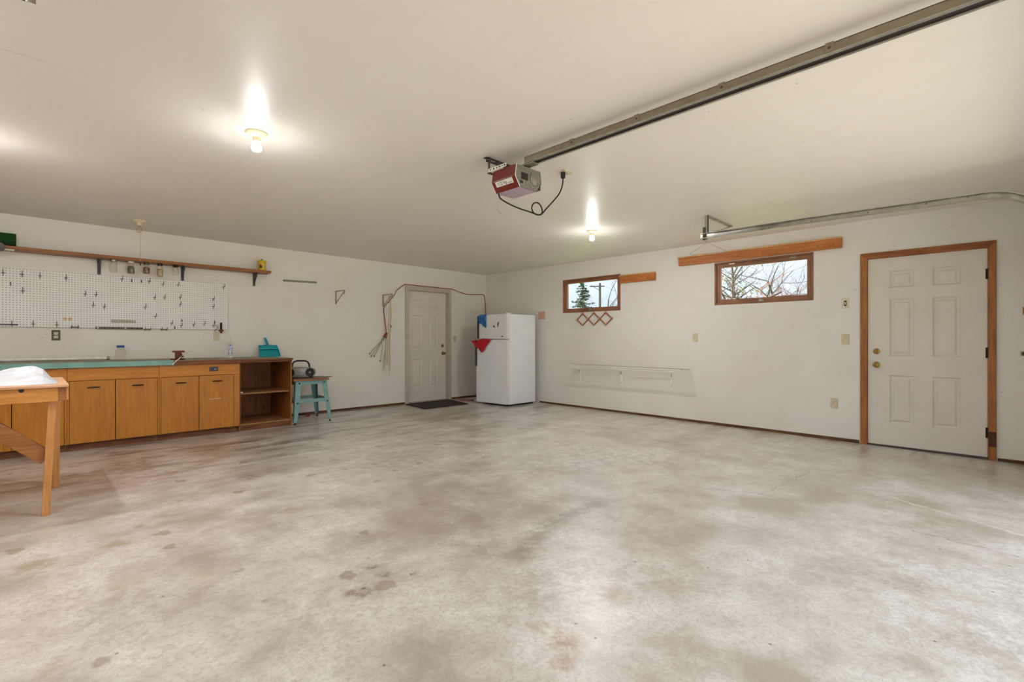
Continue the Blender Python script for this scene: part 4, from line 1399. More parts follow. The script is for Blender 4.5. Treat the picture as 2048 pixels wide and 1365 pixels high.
for k in range(4):
    a, b = Vector((*T[k], SZT - 0.026)), Vector((*T[(k + 1) % 4], SZT - 0.026))
    MB().bar(a, b, 0.004, 0.050).build('apron', M['stool_paint'], so)
    f = 0.50
    a = Vector((*T[k], SZT)).lerp(Vector((*Bm[k], sz0 + 0.03)), f)
    b = Vector((*T[(k + 1) % 4], SZT)).lerp(Vector((*Bm[(k + 1) % 4], sz0 + 0.03)), f)
    MB().bar(a, b, 0.004, 0.044).build('stretcher', M['stool_paint'], so)
for (x, y, z) in ((2.545, 6.594, 0.535), (2.882, 6.602, 0.535), (2.508, 6.556, 0.275), (2.918, 6.568, 0.275)):
    MB().lathe((x, y, z), [(0.009, 0.006), (0.009, -0.008), (0.003, -0.010)], 8, 'Y').build('bolt', M['black'], so)
MB().add([], []).prism([(2.462, 6.572, SZT), (2.950, 6.580, SZT), (2.956, 7.060, SZT), (2.468, 7.052, SZT)], (0, 0, 0.022)).build('seat_board', M['plank'], so, bevel=0.002)
MB().prism([(2.470, 6.610, SZT + 0.022), (2.940, 6.640, SZT + 0.022), (3.115, 6.840, SZT + 0.022), (2.90, 7.140, SZT + 0.022), (2.55, 7.060, SZT + 0.022)], (0, 0, 0.006)).build('top_plate', M['plank_grey'], so)

bz = SZT + 0.028
bo = thing('boombox', (2.655, 6.835, bz), 'silver and black portable boombox with carry handle on the stool', 'boombox', rotz=math.radians(-27))
prof = []
for i in range(24):
    a = 2 * PI * i / 24
    cx, cz = math.cos(a), math.sin(a)
    prof.append((0.195 * (abs(cx) ** 0.75) * (1 if cx > 0 else -1), 0.078 + 0.074 * (abs(cz) ** 0.8) * (1 if cz > 0 else -1)))
b = MB()
rows = []
for yy, s in ((-0.095, 0.80), (-0.085, 0.93), (-0.06, 1.0), (0.05, 1.0), (0.085, 0.9)):
    rows.append([(px * s, yy, 0.078 + (pz - 0.078) * s) for px, pz in prof])
vs = [p for rr in rows for p in rr]
fs = []
for i in range(4):
    for k in range(24):
        fs.append((i * 24 + k, i * 24 + (k + 1) % 24, (i + 1) * 24 + (k + 1) % 24, (i + 1) * 24 + k))
fs += [tuple(range(23, -1, -1)), tuple(96 + k for k in range(24))]
b.add(vs, fs)
body = b.build('case', M['silver'], bo, smooth=True, sharp=50, local=True)
for s in (-1, 1):
    q = MB().lathe((s * 0.125, -0.094, 0.080), [(0.058, 0.02), (0.056, -0.004), (0.050, -0.010), (0.030, -0.004), (0.012, -0.002)], 24, 'Y').build('speaker', M['speaker'], bo, smooth=True, local=True)
    MB().lathe((s * 0.125, -0.096, 0.080), [(0.014, 0.004), (0.012, -0.008), (0.004, -0.012)], 14, 'Y').build('speaker_cone', M['silver'], q, smooth=True, local=True)
MB().box(-0.16, 0.16, -0.075, 0.075, 0.0, 0.016).build('base_band', M['black_plastic'], bo, bevel=0.006, seg=2, local=True)
MB().box(-0.062, 0.062, -0.101, -0.094, 0.040, 0.088).build('cassette_door', M['silver'], bo, bevel=0.003, local=True)
MB().box(-0.028, 0.028, -0.080, -0.060, 0.140, 0.150).build('display', plain('boombox_green', (150, 140, 70), 0.4), bo, bevel=0.002, local=True)
MB().tube([(-0.115, 0.0, 0.125), (-0.108, 0.0, 0.19), (-0.088, 0.0, 0.222), (-0.05, 0.0, 0.236), (0.05, 0.0, 0.236), (0.088, 0.0, 0.222), (0.108, 0.0, 0.19), (0.115, 0.0, 0.125)], 0.012, 10).build('handle', M['black_plastic'], bo, smooth=True, local=True)

# ------------------------------------------------------------------ refrigerator
fr = thing('refrigerator', (6.07, 6.22, floor_z(6.2)), 'white top-freezer refrigerator standing in the corner', 'refrigerator')
fz0 = floor_z(6.2)
FX, FY0, FY1 = 5.735, 5.835, 6.560
MB().box(FX, 6.395, FY0, FY1, fz0 + 0.03, 1.566).build('cabinet_body', M['fridge'], fr, bevel=0.006, seg=2)
MB().box(FX + 0.02, 6.36, FY0 + 0.03, FY1 - 0.03, fz0, fz0 + 0.03).build('base_grille', M['black'], fr)


def fridge_door(z0, z1, ang, name):
    """door hinged at the near side, swung out by ang about the hinge"""
    hy = FY0
    R = Matrix.Rotation(ang, 4, 'Z')
    piv = Vector((FX - 0.006, hy, 0))

    def tr(mb):
        mb.v = [tuple(piv + R @ (Vector(p) - piv)) for p in mb.v]
        return mb
    xd0, xd1 = FX - 0.060, FX - 0.006
    dr = tr(MB().box(xd0, xd1, hy, FY1, z0, z1)).build(name, M['fridge'], fr, bevel=0.006, seg=2)
    tr(MB().box(xd1 - 0.001, xd1 + 0.005, hy + 0.01, FY1 - 0.01, z0 + 0.01, z1 - 0.01)).build('gasket', M['fridge_edge'], dr)
    tr(MB().box(xd0 + 0.002, xd1 - 0.002, hy - 0.0025, hy + 0.001, z0 + 0.008, z1 - 0.008)).build('edge_trim', M['fridge_edge'], dr)
    return dr, tr


fd, tr = fridge_door(1.140, 1.566, 0.0, 'freezer_door')
tr(MB().box(FX - 0.085, FX - 0.060, FY1 - 0.024, FY1 + 0.004, 1.146, 1.552)).build('handle', M['black_plastic'], fd, bevel=0.004)
tr(MB().box(FX - 0.0625, FX - 0.0600, 5.925, 5.962, 1.176, 1.192)).build('name_badge', M['ink'], fd)
ld, tr = fridge_door(fz0 + 0.035, 1.128, 0.075, 'lower_door')
tr(MB().box(FX - 0.085, FX - 0.060, FY1 - 0.024, FY1 + 0.004, 0.662, 1.124)).build('handle', M['black_plastic'], ld, bevel=0.004)
MB().box(FX - 0.07, FX + 0.05, FY0 + 0.004, FY0 + 0.06, 1.566, 1.584).build('hinge_cover', M['fridge_edge'], fr, bevel=0.004)
for z in (0.35, 0.6, 0.85, 1.1, 1.3):
    MB().tube([(6.400, FY0 + 0.05, z), (6.400, FY1 - 0.05, z)], 0.006, 6).build('coil', M['black'], fr)
# fridge magnets
mg = MB().prism([(FX - 0.064, 6.155, 1.385), (FX - 0.064, 6.125, 1.365), (FX - 0.064, 6.118, 1.330), (FX - 0.064, 6.140, 1.345), (FX - 0.064, 6.170, 1.350)], (0.004, 0, 0)).build('fridge_magnet', plain('magnet_brown', (96, 80, 64), 0.6), origin=(FX - 0.06, 6.14, 1.33))
tag(mg, 'small grey-brown bird-shaped magnet on the freezer door', 'magnet')
m2 = thing('fridge_magnet', (FX - 0.06, 6.04, 1.38), 'tall tan and brown magnet on the freezer door', 'magnet')
MB().prism([(FX - 0.064, 6.018, 1.440), (FX - 0.064, 6.050, 1.425), (FX - 0.064, 6.070, 1.350), (FX - 0.064, 6.040, 1.345), (FX - 0.064, 6.020, 1.400)], (0.004, 0, 0)).build('plaque', plain('magnet_tan', (190, 146, 110), 0.6, var=0.2, scale=60), m2)
MB().prism([(FX - 0.0655, 6.032, 1.425), (FX - 0.0655, 6.050, 1.410), (FX - 0.0655, 6.052, 1.385), (FX - 0.0655, 6.034, 1.385)], (0.0015, 0, 0)).build('figure', M['hinge'], m2)

# red cloth hanging in the door gap, blue bag on the freezer corner
random.seed(4)


def cloth(name, outline_fn, nu, nv, mat, origin, label, cat, sharp=40):
    vs, fs = [], []
    for j in range(nv + 1):
        for i in range(nu + 1):
            vs.append(outline_fn(i / nu, j / nv))
    for j in range(nv):
        for i in range(nu):
            a = j * (nu + 1) + i
            fs.append((a, a + 1, a + nu + 2, a + nu + 1))
    mb = MB()
    mb.add(vs, fs)
    o = mb.build(name, mat, origin=origin, smooth=True, sharp=sharp)
    md = o.modifiers.new('thickness', 'SOLIDIFY')
    md.thickness = 0.003
    return tag(o, label, cat)


def red_fn(u, v):
    # triangle: wide edge along the gap, apex hanging down
    ya, yb = 6.640, 6.175
    y = ya + (yb - ya) * u
    depth = 0.250 * max(0.0, (1 - abs((u - 0.56) / (0.44 if u > 0.56 else 0.60)))) ** 0.9
    z = 1.140 - 0.004 * math.sin(u * 9) - depth * v - 0.012 * (1 - u) * 2 + 0.016 * math.sin(u * PI)
    open_x = FX - 0.068 - 0.075 * (y - FY0) - 0.006
    x = open_x - 0.010 * math.sin(u * 22 + v * 3) * v - 0.012 * v - 0.004
    if v < 0.12:
        x = open_x + 0.03 * (0.12 - v) / 0.12
    return (x, y, z)


cloth('red_cloth', red_fn, 36, 14, M['red_cloth'], (FX - 0.1, 6.4, 1.13), 'red cloth hanging from the gap between the refrigerator doors', 'cloth')


def blue_fn(u, v):
    ya, yb = 6.545, 6.335
    y = ya + (yb - ya) * u
    low = 0.10 + 0.135 * u ** 0.8
    z = 1.572 - low * v + 0.012 * mnoise.noise((u * 6, v * 6, 2)) * (0.2 + v)
    x = FX - 0.068 - 0.020 * (0.5 + mnoise.noise((u * 7 + v * 3, v * 5, 8))) * min(1, v * 4) - 0.006 * abs(math.sin(u * 18 + v * 4))
    if v < 0.1:
        x = FX - 0.062 + 0.05 * (0.1 - v) / 0.1
        z = 1.574
    return (x, y + 0.02 * (v - 0.5) * (0.5 - u), z)


cloth('blue_bag', blue_fn, 28, 22, M['blue_bag'], (FX - 0.07, 6.44, 1.56), 'crumpled blue plastic bag draped over the freezer door corner', 'plastic bag', 25)

# door mat
tag(MB().prism([(4.600, 7.255, 0.0), (4.520, 6.560, 0.0), (5.430, 6.545, 0.0), (5.560, 7.235, 0.0)], (0, 0, 0.012)).build('door_mat', M['mat'], origin=(5.0, 6.9, 0), bevel=0.003), 'dark brown flat mat on the floor before the inner door', 'mat')

# ------------------------------------------------------------------ cords on the back wall
cx = bpy.data.curves


def smooth_path(pts, n=8):
    pts = [Vector(p) for p in pts]
    out = []
    for i in range(len(pts) - 1):
        p0 = pts[max(i - 1, 0)]; p1 = pts[i]; p2 = pts[i + 1]; p3 = pts[min(i + 2, len(pts) - 1)]
        for k in range(n):
            t = k / n
            out.append(0.5 * ((2 * p1) + (p2 - p0) * t + (2 * p0 - 5 * p1 + 4 * p2 - p3) * t * t + (3 * p1 - p0 - 3 * p2 + p3) * t ** 3))
    out.append(pts[-1])
    return out


ec = thing('extension_cord', (5.2, YB, 1.2), 'long red-brown extension cord strung over the inner door frame to the refrigerator', 'cord')
cw = YB - 0.012
MB().tube(smooth_path([(6.50, cw - 0.02, 1.50), (6.500, cw - 0.01, 1.80), (6.485, cw, 2.00), (6.43, cw, 2.040), (6.25, cw, 2.030), (6.05, cw, 2.018), (5.85, cw, 2.045), (5.66, cw - 0.016, 2.088), (5.4, cw - 0.018, 2.092), (5.0, cw - 0.018, 2.092), (4.66, cw - 0.018, 2.096), (4.60, cw - 0.01, 2.080), (4.40, cw - 0.10, 1.960), (4.26, cw - 0.25, 1.862), (4.215, cw - 0.10, 1.73), (4.205, cw - 0.02, 1.66), (4.222, cw - 0.01, 1.52), (4.245, cw - 0.01, 1.36), (4.262, cw - 0.01, 1.24)], 6), 0.007, 8).build('cable', M['cord_red'], ec, smooth=True)
for i, dx in enumerate((-0.030, 0.0, 0.012)):
    MB().tube([(4.262 + dx * 0.2, cw - 0.012 - 0.004 * i, 1.245), (4.235 + dx, cw - 0.02, 1.175 - 0.01 * i)], [0.011, 0.013], 8).build('plug_end', M['cord_red'], ec, smooth=True)

rp = thing('rope_bundle', (4.27, YB, 0.5), 'bundle of tan ropes hanging from the rod bracket beside the inner door', 'rope')
for i, (xo, zb_, yo) in enumerate(((0.0, 0.70, 0.02), (0.018, 0.52, 0.03), (0.032, 0.60, 0.024), (-0.012, 0.72, 0.03))):
    MB().tube(smooth_path([(4.215 + xo * 0.3, YB - 0.16 - yo, 1.868), (4.225 + xo, YB - 0.155 - yo, 1.6), (4.235 + xo, YB - 0.10 - yo, 1.2), (4.25 + xo * 1.2, YB - 0.06 - yo, 0.9), (4.26 + xo * 1.4, YB - 0.04 - yo, zb_)], 5), 0.0045, 6).build('strand', M['rope'], rp, smooth=True)
bg = thing('bungee_cords', (4.1, YB, 0.8), 'grey bungee cords with black tips splayed below the extension cord plugs', 'cords')
for i, (ex, ez) in enumerate(((3.958, 0.905), (3.984, 0.862), (4.040, 0.864), (4.150, 0.78))):
    MB().tube(smooth_path([(4.250, YB - 0.03 - 0.01 * i, 1.20), (4.19 - 0.01 * i, YB - 0.05, 1.13), ((4.19 + ex) / 2, YB - 0.04, (1.13 + ez) / 2 + 0.01), (ex, YB - 0.02, ez)], 5), 0.0038, 6).build('cord', M['grey_cable'], bg, smooth=True)
    MB().tube([(ex, YB - 0.02, ez), (ex - 0.012, YB - 0.018, ez - 0.022)], 0.007, 6).build('tip', M['black'], bg, smooth=True)
for i, (ex, ez) in enumerate(((4.185, 0.60), (4.215, 0.66))):
    MB().tube(smooth_path([(4.250, YB - 0.03, 1.20), (4.235, YB - 0.04, 1.0), (ex, YB - 0.03, ez)], 5), 0.003, 6).build('cord', M['grey_cable'], bg, smooth=True)
tag(MB().tube(smooth_path([(4.335, YB, 1.375), (4.332, YB - 0.025, 1.38), (4.345, YB - 0.03, 1.362), (4.338, YB - 0.03, 1.335), (4.318, YB - 0.03, 1.328)], 5), 0.008, 8).build('black_hook', M['black'], origin=(4.335, YB, 1.35), smooth=True), 'small black coated hook beside the rope bundle', 'hook')

# small debris by the stool
tag(MB().tube(smooth_path([(2.86, 7.16, 0.006), (2.84, 7.12, 0.008), (2.88, 7.10, 0.012), (2.90, 7.14, 0.018), (2.86, 7.15, 0.008)], 4), 0.008, 6).build('cord_scrap', M['cord_red'], origin=(2.86, 7.13, 0), smooth=True), 'bit of red-brown cord on the floor behind the stool', 'cord')
tag(MB().tube(smooth_path([(5.62, 7.20, 0.006), (5.75, 7.05, 0.006), (5.85, 6.90, 0.006), (5.72, 6.86, 0.006), (5.60, 7.0, 0.006)], 5), 0.006, 6).build('cord_scrap', M['cord_red'], origin=(5.7, 7.0, 0), smooth=True), 'loop of red cord on the floor behind the refrigerator', 'cord')


# ------------------------------------------------------------------ ceiling lamps
def ceiling_lamp(x, y, label, lit, chain=False):
    r = thing('ceiling_lamp', (x, y, H), label, 'ceiling lamp', 'bare bulb lampholders on the ceiling')
    MB().lathe((x, y, H), [(0.064, 0), (0.066, -0.004), (0.060, -0.012), (0.034, -0.022), (0.024, -0.030), (0.022, -0.056), (0.019, -0.056), (0.003, -0.054)], 28).build('lampholder', M['porcelain'], r, smooth=True)
    if lit:     # LED bulb: frosted globe that glows faintly, bright end below
        MB().lathe((x, y, H - 0.052), [(0.0135, 0), (0.0160, -0.008), (0.0255, -0.022), (0.0305, -0.036), (0.0308, -0.046), (0.0280, -0.056)], 24, cap=False).build('bulb_globe', M['bulb_frost'], r, smooth=True)
        MB().lathe((x, y, H - 0.108), [(0.0280, 0.0), (0.0220, -0.006), (0.0120, -0.010), (0.002, -0.011)], 24).build('bulb_dome', M['bulb_lit'], r, smooth=True)
    else:
        bb = MB().lathe((x, y, H - 0.052), [(0.013, 0), (0.014, -0.012), (0.022, -0.026), (0.029, -0.042), (0.031, -0.056), (0.027, -0.072), (0.016, -0.083), (0.002, -0.087)], 20)
        bb.build('bulb', M['bulb_clear'], r, smooth=True)
    if chain:
        MB().tube([(x + 0.006, y - 0.030, H - 0.02), (x + 0.006, y - 0.034, H - 0.34)], 0.0016, 5).build('pull_cord', M['rope'], r)
        MB().lathe((x + 0.006, y - 0.034, H - 0.40), [(0.004, 0.06), (0.009, 0.052), (0.005, 0.04), (0.003, 0.0)], 10).build('pull_knob', M['ivory'], r, smooth=True)
        MB().tube([(x + 0.006, y - 0.034, H - 0.40), (x + 0.006, y - 0.034, H - 0.46)], 0.0016, 5).build('pull_cord', M['rope'], r)
        MB().lathe((x + 0.006, y - 0.034, H - 0.50), [(0.003, 0), (0.006, 0.008), (0.005, 0.036), (0.002, 0.042)], 8).build('pull_tassel', M['bronze'], r, smooth=True)
    return r


ceiling_lamp(1.022, 3.348, 'lit bare bulb in porcelain holder between the workbench and the opener', True)
ceiling_lamp(4.808, 3.460, 'lit bare bulb in porcelain holder near the peg rack window', True)
ceiling_lamp(0.846, 6.700, 'unlit bare bulb with long pull cord over the hanging jars', False, True)
ceiling_lamp(-1.250, 2.600, 'lit bare bulb in porcelain holder near the side wall', True)
ceiling_lamp(-0.330, 4.650, 'lit bare bulb in porcelain holder over the wooden table', True)

# ------------------------------------------------------------------ overhead-door hardware
op = thing('garage_door_opener', (2.464, 2.43, 2.168), 'red garage door opener motor head hung from the ceiling', 'opener')
ocx, oy0, oy1 = 2.464, 2.312, 2.550
half = [(-0.118, 2.318), (-0.131, 2.237), (-0.085, 2.168), (0.085, 2.168), (0.131, 2.237), (0.118, 2.318)]
sh_pts = [(ocx + dx, oy0 + 0.004, z) for dx, z in half]
body = MB()
n6 = len(sh_pts)
vs = sh_pts + [(x, oy1, z) for x, y, z in sh_pts]
body.add(vs, [(0, 1, 7, 6), (1, 2, 8, 7), (3, 4, 10, 9), (4, 5, 11, 10), (5, 0, 6, 11), tuple(range(6, 12))])
body.build('red_cover', M['opener_red'], op)
MB().add([sh_pts[2], sh_pts[3], (sh_pts[3][0], oy1, 2.168), (sh_pts[2][0], oy1, 2.168)], [(0, 1, 2, 3)]).build('underside', M['opener_under'], op)
ep = MB().prism([(ocx + dx * 0.99, oy0, 2.24 + (z - 2.24) * 0.99) for dx, z in half], (0, 0.004, 0)).build('end_plate', M['galv'], op)
MB().box(ocx - 0.075, ocx - 0.010, oy0 - 0.003, oy0, 2.225, 2.272).build('port', M['black'], ep)
MB().box(ocx - 0.085, ocx - 0.060, oy0 - 0.003, oy0, 2.196, 2.212).build('port', M['black'], ep)
MB().lathe((ocx + 0.060, oy0, 2.252), [(0.052, 0.0), (0.048, -0.008), (0.03, -0.014), (0.003, -0.016)], 24, 'Y').build('motor_dome', M['galv'], ep, smooth=True)
for dx, z in half[:2]:
    pass
# pale rim around the red shell where it meets the end plate
rim = MB()
rim.tube([(ocx + dx, oy0 + 0.002, z) for dx, z in half[:3]], 0.0028, 6)
rim.build('shell_rim', M['white_plate'], op)
MB().tube([(ocx + dx, oy0 + 0.002, z) for dx, z in half[3:]], 0.0032, 6).build('shell_rim', M['black'], op)
# maker strip and rating label on the side that faces the workbench
nx_ = Vector((-0.069, 0, -0.046)).normalized()          # outward normal of lower red face is roughly (-,0,-)
lo0, lo1 = Vector((ocx - 0.131, 0, 2.237)), Vector((ocx - 0.085, 0, 2.168))
upv = (lo0 - lo1).normalized()
outn = Vector((upv.z, 0, -upv.x))
if outn.x > 0:
    outn = -outn


def side_rect(y0, y1, a0, a1, off):
    P0 = lo1 + upv * a0 + outn * off
    P1 = lo1 + upv * a1 + outn * off
    return [(P0.x, y0, P0.z), (P0.x, y1, P0.z), (P1.x, y1, P1.z), (P1.x, y0, P1.z)]


MB().prism(side_rect(2.350, 2.520, 0.040, 0.078, 0.0005), tuple(outn * 0.0012)).build('rating_label', M['label_white'], op)
MB().prism(side_rect(2.338, 2.535, 0.083, 0.087, 0.0005), tuple(outn * 0.003)).build('chrome_strip', M['chrome'], op)


def text_mesh(txt, size, mat, parent, place, name):
    cu = bpy.data.curves.new(name, 'FONT')
    cu.body = txt
    cu.size = size
    tmp = bpy.data.objects.new(name, cu)
    COL.objects.link(tmp)
    dg = bpy.context.evaluated_depsgraph_get()
    dg.update()
    me = bpy.data.meshes.new_from_object(tmp.evaluated_get(dg))
    bpy.data.objects.remove(tmp)
    for v in me.vertices:
        v.co = place(v.co) - Vector(parent['_o'])
    me.materials.clear()
    me.materials.append(mat)
    o = bpy.data.objects.new(name, me)
    COL.objects.link(o)
    o.parent = parent
    return o


def on_label(base_a, y_start):
    # reading direction runs towards -y seen from the workbench side
    def f(co):
        p = lo1 + upv * (base_a + co.y) + outn * 0.0022
        return Vector((p.x, y_start - co.x, p.z))
    return f


text_mesh('1/2 hp', 0.036, M['ink'], op, on_label(0.047, 2.500), 'lettering')
for i in range(4):
    MB().prism(side_rect(2.362 + 0.010 * i, 2.368 + 0.010 * i, 0.048, 0.052, 0.0017), tuple(outn * 0.0004)).build('small_print', M['ink'], op)
# mounting irons
MB().box(2.330, 2.640, 2.606, 2.610, H - 0.036, H).box(2.330, 2.640, 2.606, 2.640, H - 0.004, H).build('ceiling_iron', M['dark_steel'], op)
for x in (2.345, 2.365, 2.385, 2.405):
    MB().lathe((x, 2.606, H - 0.018), [(0.004, 0), (0.004, -0.0015)], 8, 'Y').build('iron_hole', M['white_plate'], op)
MB().prism([(2.338, 2.405, 2.322), (2.338, 2.590, 2.322), (2.338, 2.590, 2.346), (2.338, 2.405, 2.346)], (-0.003, 0, 0)).build('side_iron', M['white_plate'], op)
for i, y in enumerate((2.42, 2.445, 2.47, 2.50, 2.53, 2.565)):
    MB().lathe((2.335, y, 2.334), [(0.005 if i % 2 else 0.007, 0), (0.005 if i % 2 else 0.007, -0.002)], 8, 'X').build('iron_hole', M['black'], op)
MB().box(2.338, 2.60, 2.575, 2.605, 2.318, 2.322).build('cross_iron', M['dark_steel'], op)
for x in (2.350, 2.590):
    MB().box(x - 0.003, x, 2.585, 2.606, 2.318, H - 0.004).build('hanger_strap', M['dark_steel'], op)
MB().box(2.36, 2.58, 2.33, 2.545, 2.318, 2.326).build('top_plate', M['black'], op)
MB().box(2.592, 2.602, 2.32, 2.35, 2.19, 2.235).build('side_tab', M['steel'], op)
# power cord with a knot loop
pc = smooth_path([(2.385, 2.535, 2.170), (2.40, 2.53, 2.135), (2.47, 2.51, 2.105), (2.56, 2.49, 2.085), (2.64, 2.475, 2.076), (2.705, 2.462, 2.066), (2.745, 2.455, 2.068),
                  (2.765, 2.452, 2.095), (2.745, 2.450, 2.135), (2.705, 2.448, 2.150), (2.662, 2.448, 2.135), (2.645, 2.450, 2.100), (2.665, 2.452, 2.070), (2.705, 2.448, 2.058), (2.745, 2.440, 2.070),
                  (2.79, 2.43, 2.12), (2.86, 2.42, 2.19), (2.92, 2.41, 2.26), (2.950, 2.405, 2.33), (2.955, 2.403, 2.385)], 6)
MB().tube(pc, 0.0055, 8).build('power_cord', M['black'], op, smooth=True)
MB().lathe((2.955, 2.403, 2.380), [(0.010, 0), (0.018, 0.006), (0.020, 0.046), (0.014, 0.048)], 12).build('plug', M['black'], op, smooth=True)
MB().tube(smooth_path([(2.42, 2.545, 2.168), (2.40, 2.55, 2.13), (2.392, 2.55, 2.08), (2.405, 2.55, 2.045), (2.435, 2.55, 2.032)], 5), 0.0014, 5).build('antenna_wire', M['grey_cable'], op, smooth=True)
wall_plate('ceiling_outlet', (2.985, 2.400, H), 'Z', 'ivory outlet plate on the ceiling feeding the door opener', 'outlet', 'outlet')

MB().box(2.425, 2.491, 2.240, 2.420, 2.3265, 2.338).build('rail_mount', M['galv'], op, bevel=0.002)
rl = thing('opener_rail', (2.458, 0.95, 2.341), 'long steel opener rail with black chain under the ceiling', 'rail')
RX0, RX1, RZ0, RZ1 = 2.420, 2.496, 2.341, 2.380
MB().box(RX0, RX0 + 0.003, YF, 2.312, RZ0, RZ1).box(RX1 - 0.003, RX1, YF, 2.312, RZ0, RZ1).box(RX0, RX1, YF, 2.312, RZ1 - 0.003, RZ1).build('channel', M['rail_tan'], rl)
MB().box(RX0, RX0 + 0.022, YF, 2.312, RZ0 - 0.003, RZ0).build('lip', M['steel'], rl)
MB().box(RX1 - 0.016, RX1, YF, 2.312, RZ0 - 0.003, RZ0).build('lip', M['steel'], rl)
ch = MB().box(RX0 + 0.030, RX0 + 0.052, YF + 0.01, 2.31, RZ0 + 0.002, RZ0 + 0.016).build('chain', M['black'], rl)
for y in (1.898, 1.435, 0.962, 0.507):
    cp = MB().box(RX0 - 0.004, RX0, y - 0.016, y + 0.016, RZ0 + 0.002, RZ1 + 0.004).build('clip', M['rail_tan'], rl, bevel=0.001)
    MB().lathe((RX0 - 0.004, y, (RZ0 + RZ1) / 2), [(0.006, 0), (0.005, -0.003)], 10, 'X').build('rivet', M['dark_steel'], cp)
for y in (-0.3,):
    MB().box(2.45, 2.466, y - 0.01, y + 0.01, RZ1, H).build('ceiling_strap', M['dark_steel'], rl)


def door_track(x, label, brace_dx):
    r = thing('door_track', (x, 1.0, 2.19), label, 'door track', 'overhead door tracks')
    z0 = 2.192
    path = [(2.235, z0 + 0.026), (1.2, z0 + 0.018), (0.08, z0 - 0.002)]
    for i in range(1, 13):
        a = i / 12 * PI / 2
        path.append((0.08 - 0.38 * math.sin(a), z0 - 0.002 - 0.38 * (1 - math.cos(a))))
    path.append((-0.30, floor_z(-0.3) + 0.03))
    s = 1 if brace_dx > 0 else -1
    # channel: flat web against the wall side, curled lips towards the room
    prof = [(-0.030 * s, -0.020), (-0.030 * s, -0.027), (-0.010 * s, -0.027), (0.000, -0.022), (0.000, 0.022), (-0.010 * s, 0.027), (-0.030 * s, 0.027), (-0.030 * s, 0.020)]
    tk = MB().sweep_x(path, prof, x)
    o = tk.build('channel', M['steel'], r, smooth=True, sharp=30)
    md = o.modifiers.new('thickness', 'SOLIDIFY')
    md.thickness = 0.002
    for y in (2.20, 1.56, 1.20, 0.78, 0.40, 0.16):
        MB().lathe((x - 0.002 * s, y, z0 + 0.010), [(0.005, 0), (0.005, -0.003 * s)], 8, 'X').build('rivet', M['dark_steel'], r)
    yb0 = 2.175
    MB().box(x + 0.002 * s if s > 0 else x - 0.004, x + 0.004 if s > 0 else x - 0.002, yb0 - 0.016, yb0 + 0.016, z0 - 0.014, H).build('hanger_iron', M['steel'], r)
    MB().box(min(x, x + 0.028 * s), max(x, x + 0.028 * s), yb0 - 0.017, yb0 - 0.014, z0 + 0.056, H - 0.002).build('hanger_iron', M['dark_steel'], r)
    MB().box(x - 0.004, x + 0.006, yb0 + 0.004, yb0 + 0.034, z0 - 0.016, z0 + 0.12).build('splice_iron', M['dark_steel'], r)
    MB().bar((x + 0.004 * s, yb0, H - 0.008), (x + brace_dx, yb0, H - 0.008), 0.028, 0.016).build('ceiling_iron', M['steel'], r)
    MB().bar((x + brace_dx * 0.97, yb0, H - 0.014), (x + 0.02 * s, yb0, z0 + 0.050), 0.022, 0.006).build('diagonal_brace', M['rod_bracket'], r)
    for y in (-0.30,):
        MB().box(min(x, x + 0.06 * s), max(x, x + 0.06 * s), YF, y, 1.0, 1.04).build('wall_bracket', M['steel'], r)
    return r


door_track(5.060, 'galvanised overhead door track beside the wood-cased door wall', 0.685)
lt_ = door_track(-0.020, 'galvanised overhead door track above the wooden table side', -0.5)

lt_.location.y -= 0.05

# wire coat hanger on the track end
hg = thing('wire_hanger', (5.06, 2.16, 2.03), 'thin wire coat hanger hooked on the track end', 'hanger')
hx = 5.052
MB().tube(smooth_path([(hx, 2.150, 2.178), (hx, 2.172, 2.186), (hx, 2.182, 2.172), (hx, 2.168, 2.155), (hx, 2.158, 2.146)], 5), 0.0022, 6).build('hook', M['rod_bracket'], hg, smooth=True)
MB().tube([(hx, 2.158, 2.146), (hx, 2.345, 2.052), (hx, 2.352, 2.044), (hx, 2.335, 2.040), (hx, 1.965, 2.016), (hx, 1.950, 2.022), (hx, 1.962, 2.030), (hx, 2.158, 2.146)], 0.0022, 6).build('shoulders', M['rod_bracket'], hg, smooth=True)


# ------------------------------------------------------------------ outside the windows
def bare_tree(name, x, y, h, seed, mat, label, trunk_r=0.16, lean=(0, 0), depth=5, group='bare trees outside the windows'):
    rnd = random.Random(seed)
    mb = MB()

    def grow(p, d, L, rad, lev):
        pts, rs = [p], [rad]
        q, dd = p, d
        n = 4
        for i in range(n):
            dd = (dd + Vector((rnd.uniform(-1, 1), rnd.uniform(-1, 1), rnd.uniform(-0.5, 0.8))) * 0.26).normalized()
            q = q + dd * (L / n)
            pts.append(q)
            rs.append(rad * (1 - 0.42 * (i + 1) / n))
        mb.tube(pts, rs, 6 if lev < 2 else (4 if lev < 4 else 3), cap=False)
        if lev >= depth:
            return
        k = 3 if lev < 2 else (3 if rnd.random() < 0.35 else 2)
        for j in range(k):
            i = rnd.randint(2, n) if lev else rnd.randint(3, n)
            b = pts[i]
            side = Vector((rnd.uniform(-1, 1), rnd.uniform(-1, 1), rnd.uniform(-0.25, 0.6))).normalized()
            nd = (dd * 0.55 + side * 0.85).normalized()
            grow(b, nd, L * rnd.uniform(0.58, 0.82), rs[i] * rnd.uniform(0.55, 0.72), lev + 1)
    grow(Vector((x, y, -0.26)), Vector((lean[0], lean[1], 1)).normalized(), h * 0.36, trunk_r, 0)
    o = mb.build(name, mat, origin=(x, y, -0.26))
    return tag(o, label, 'tree', group)


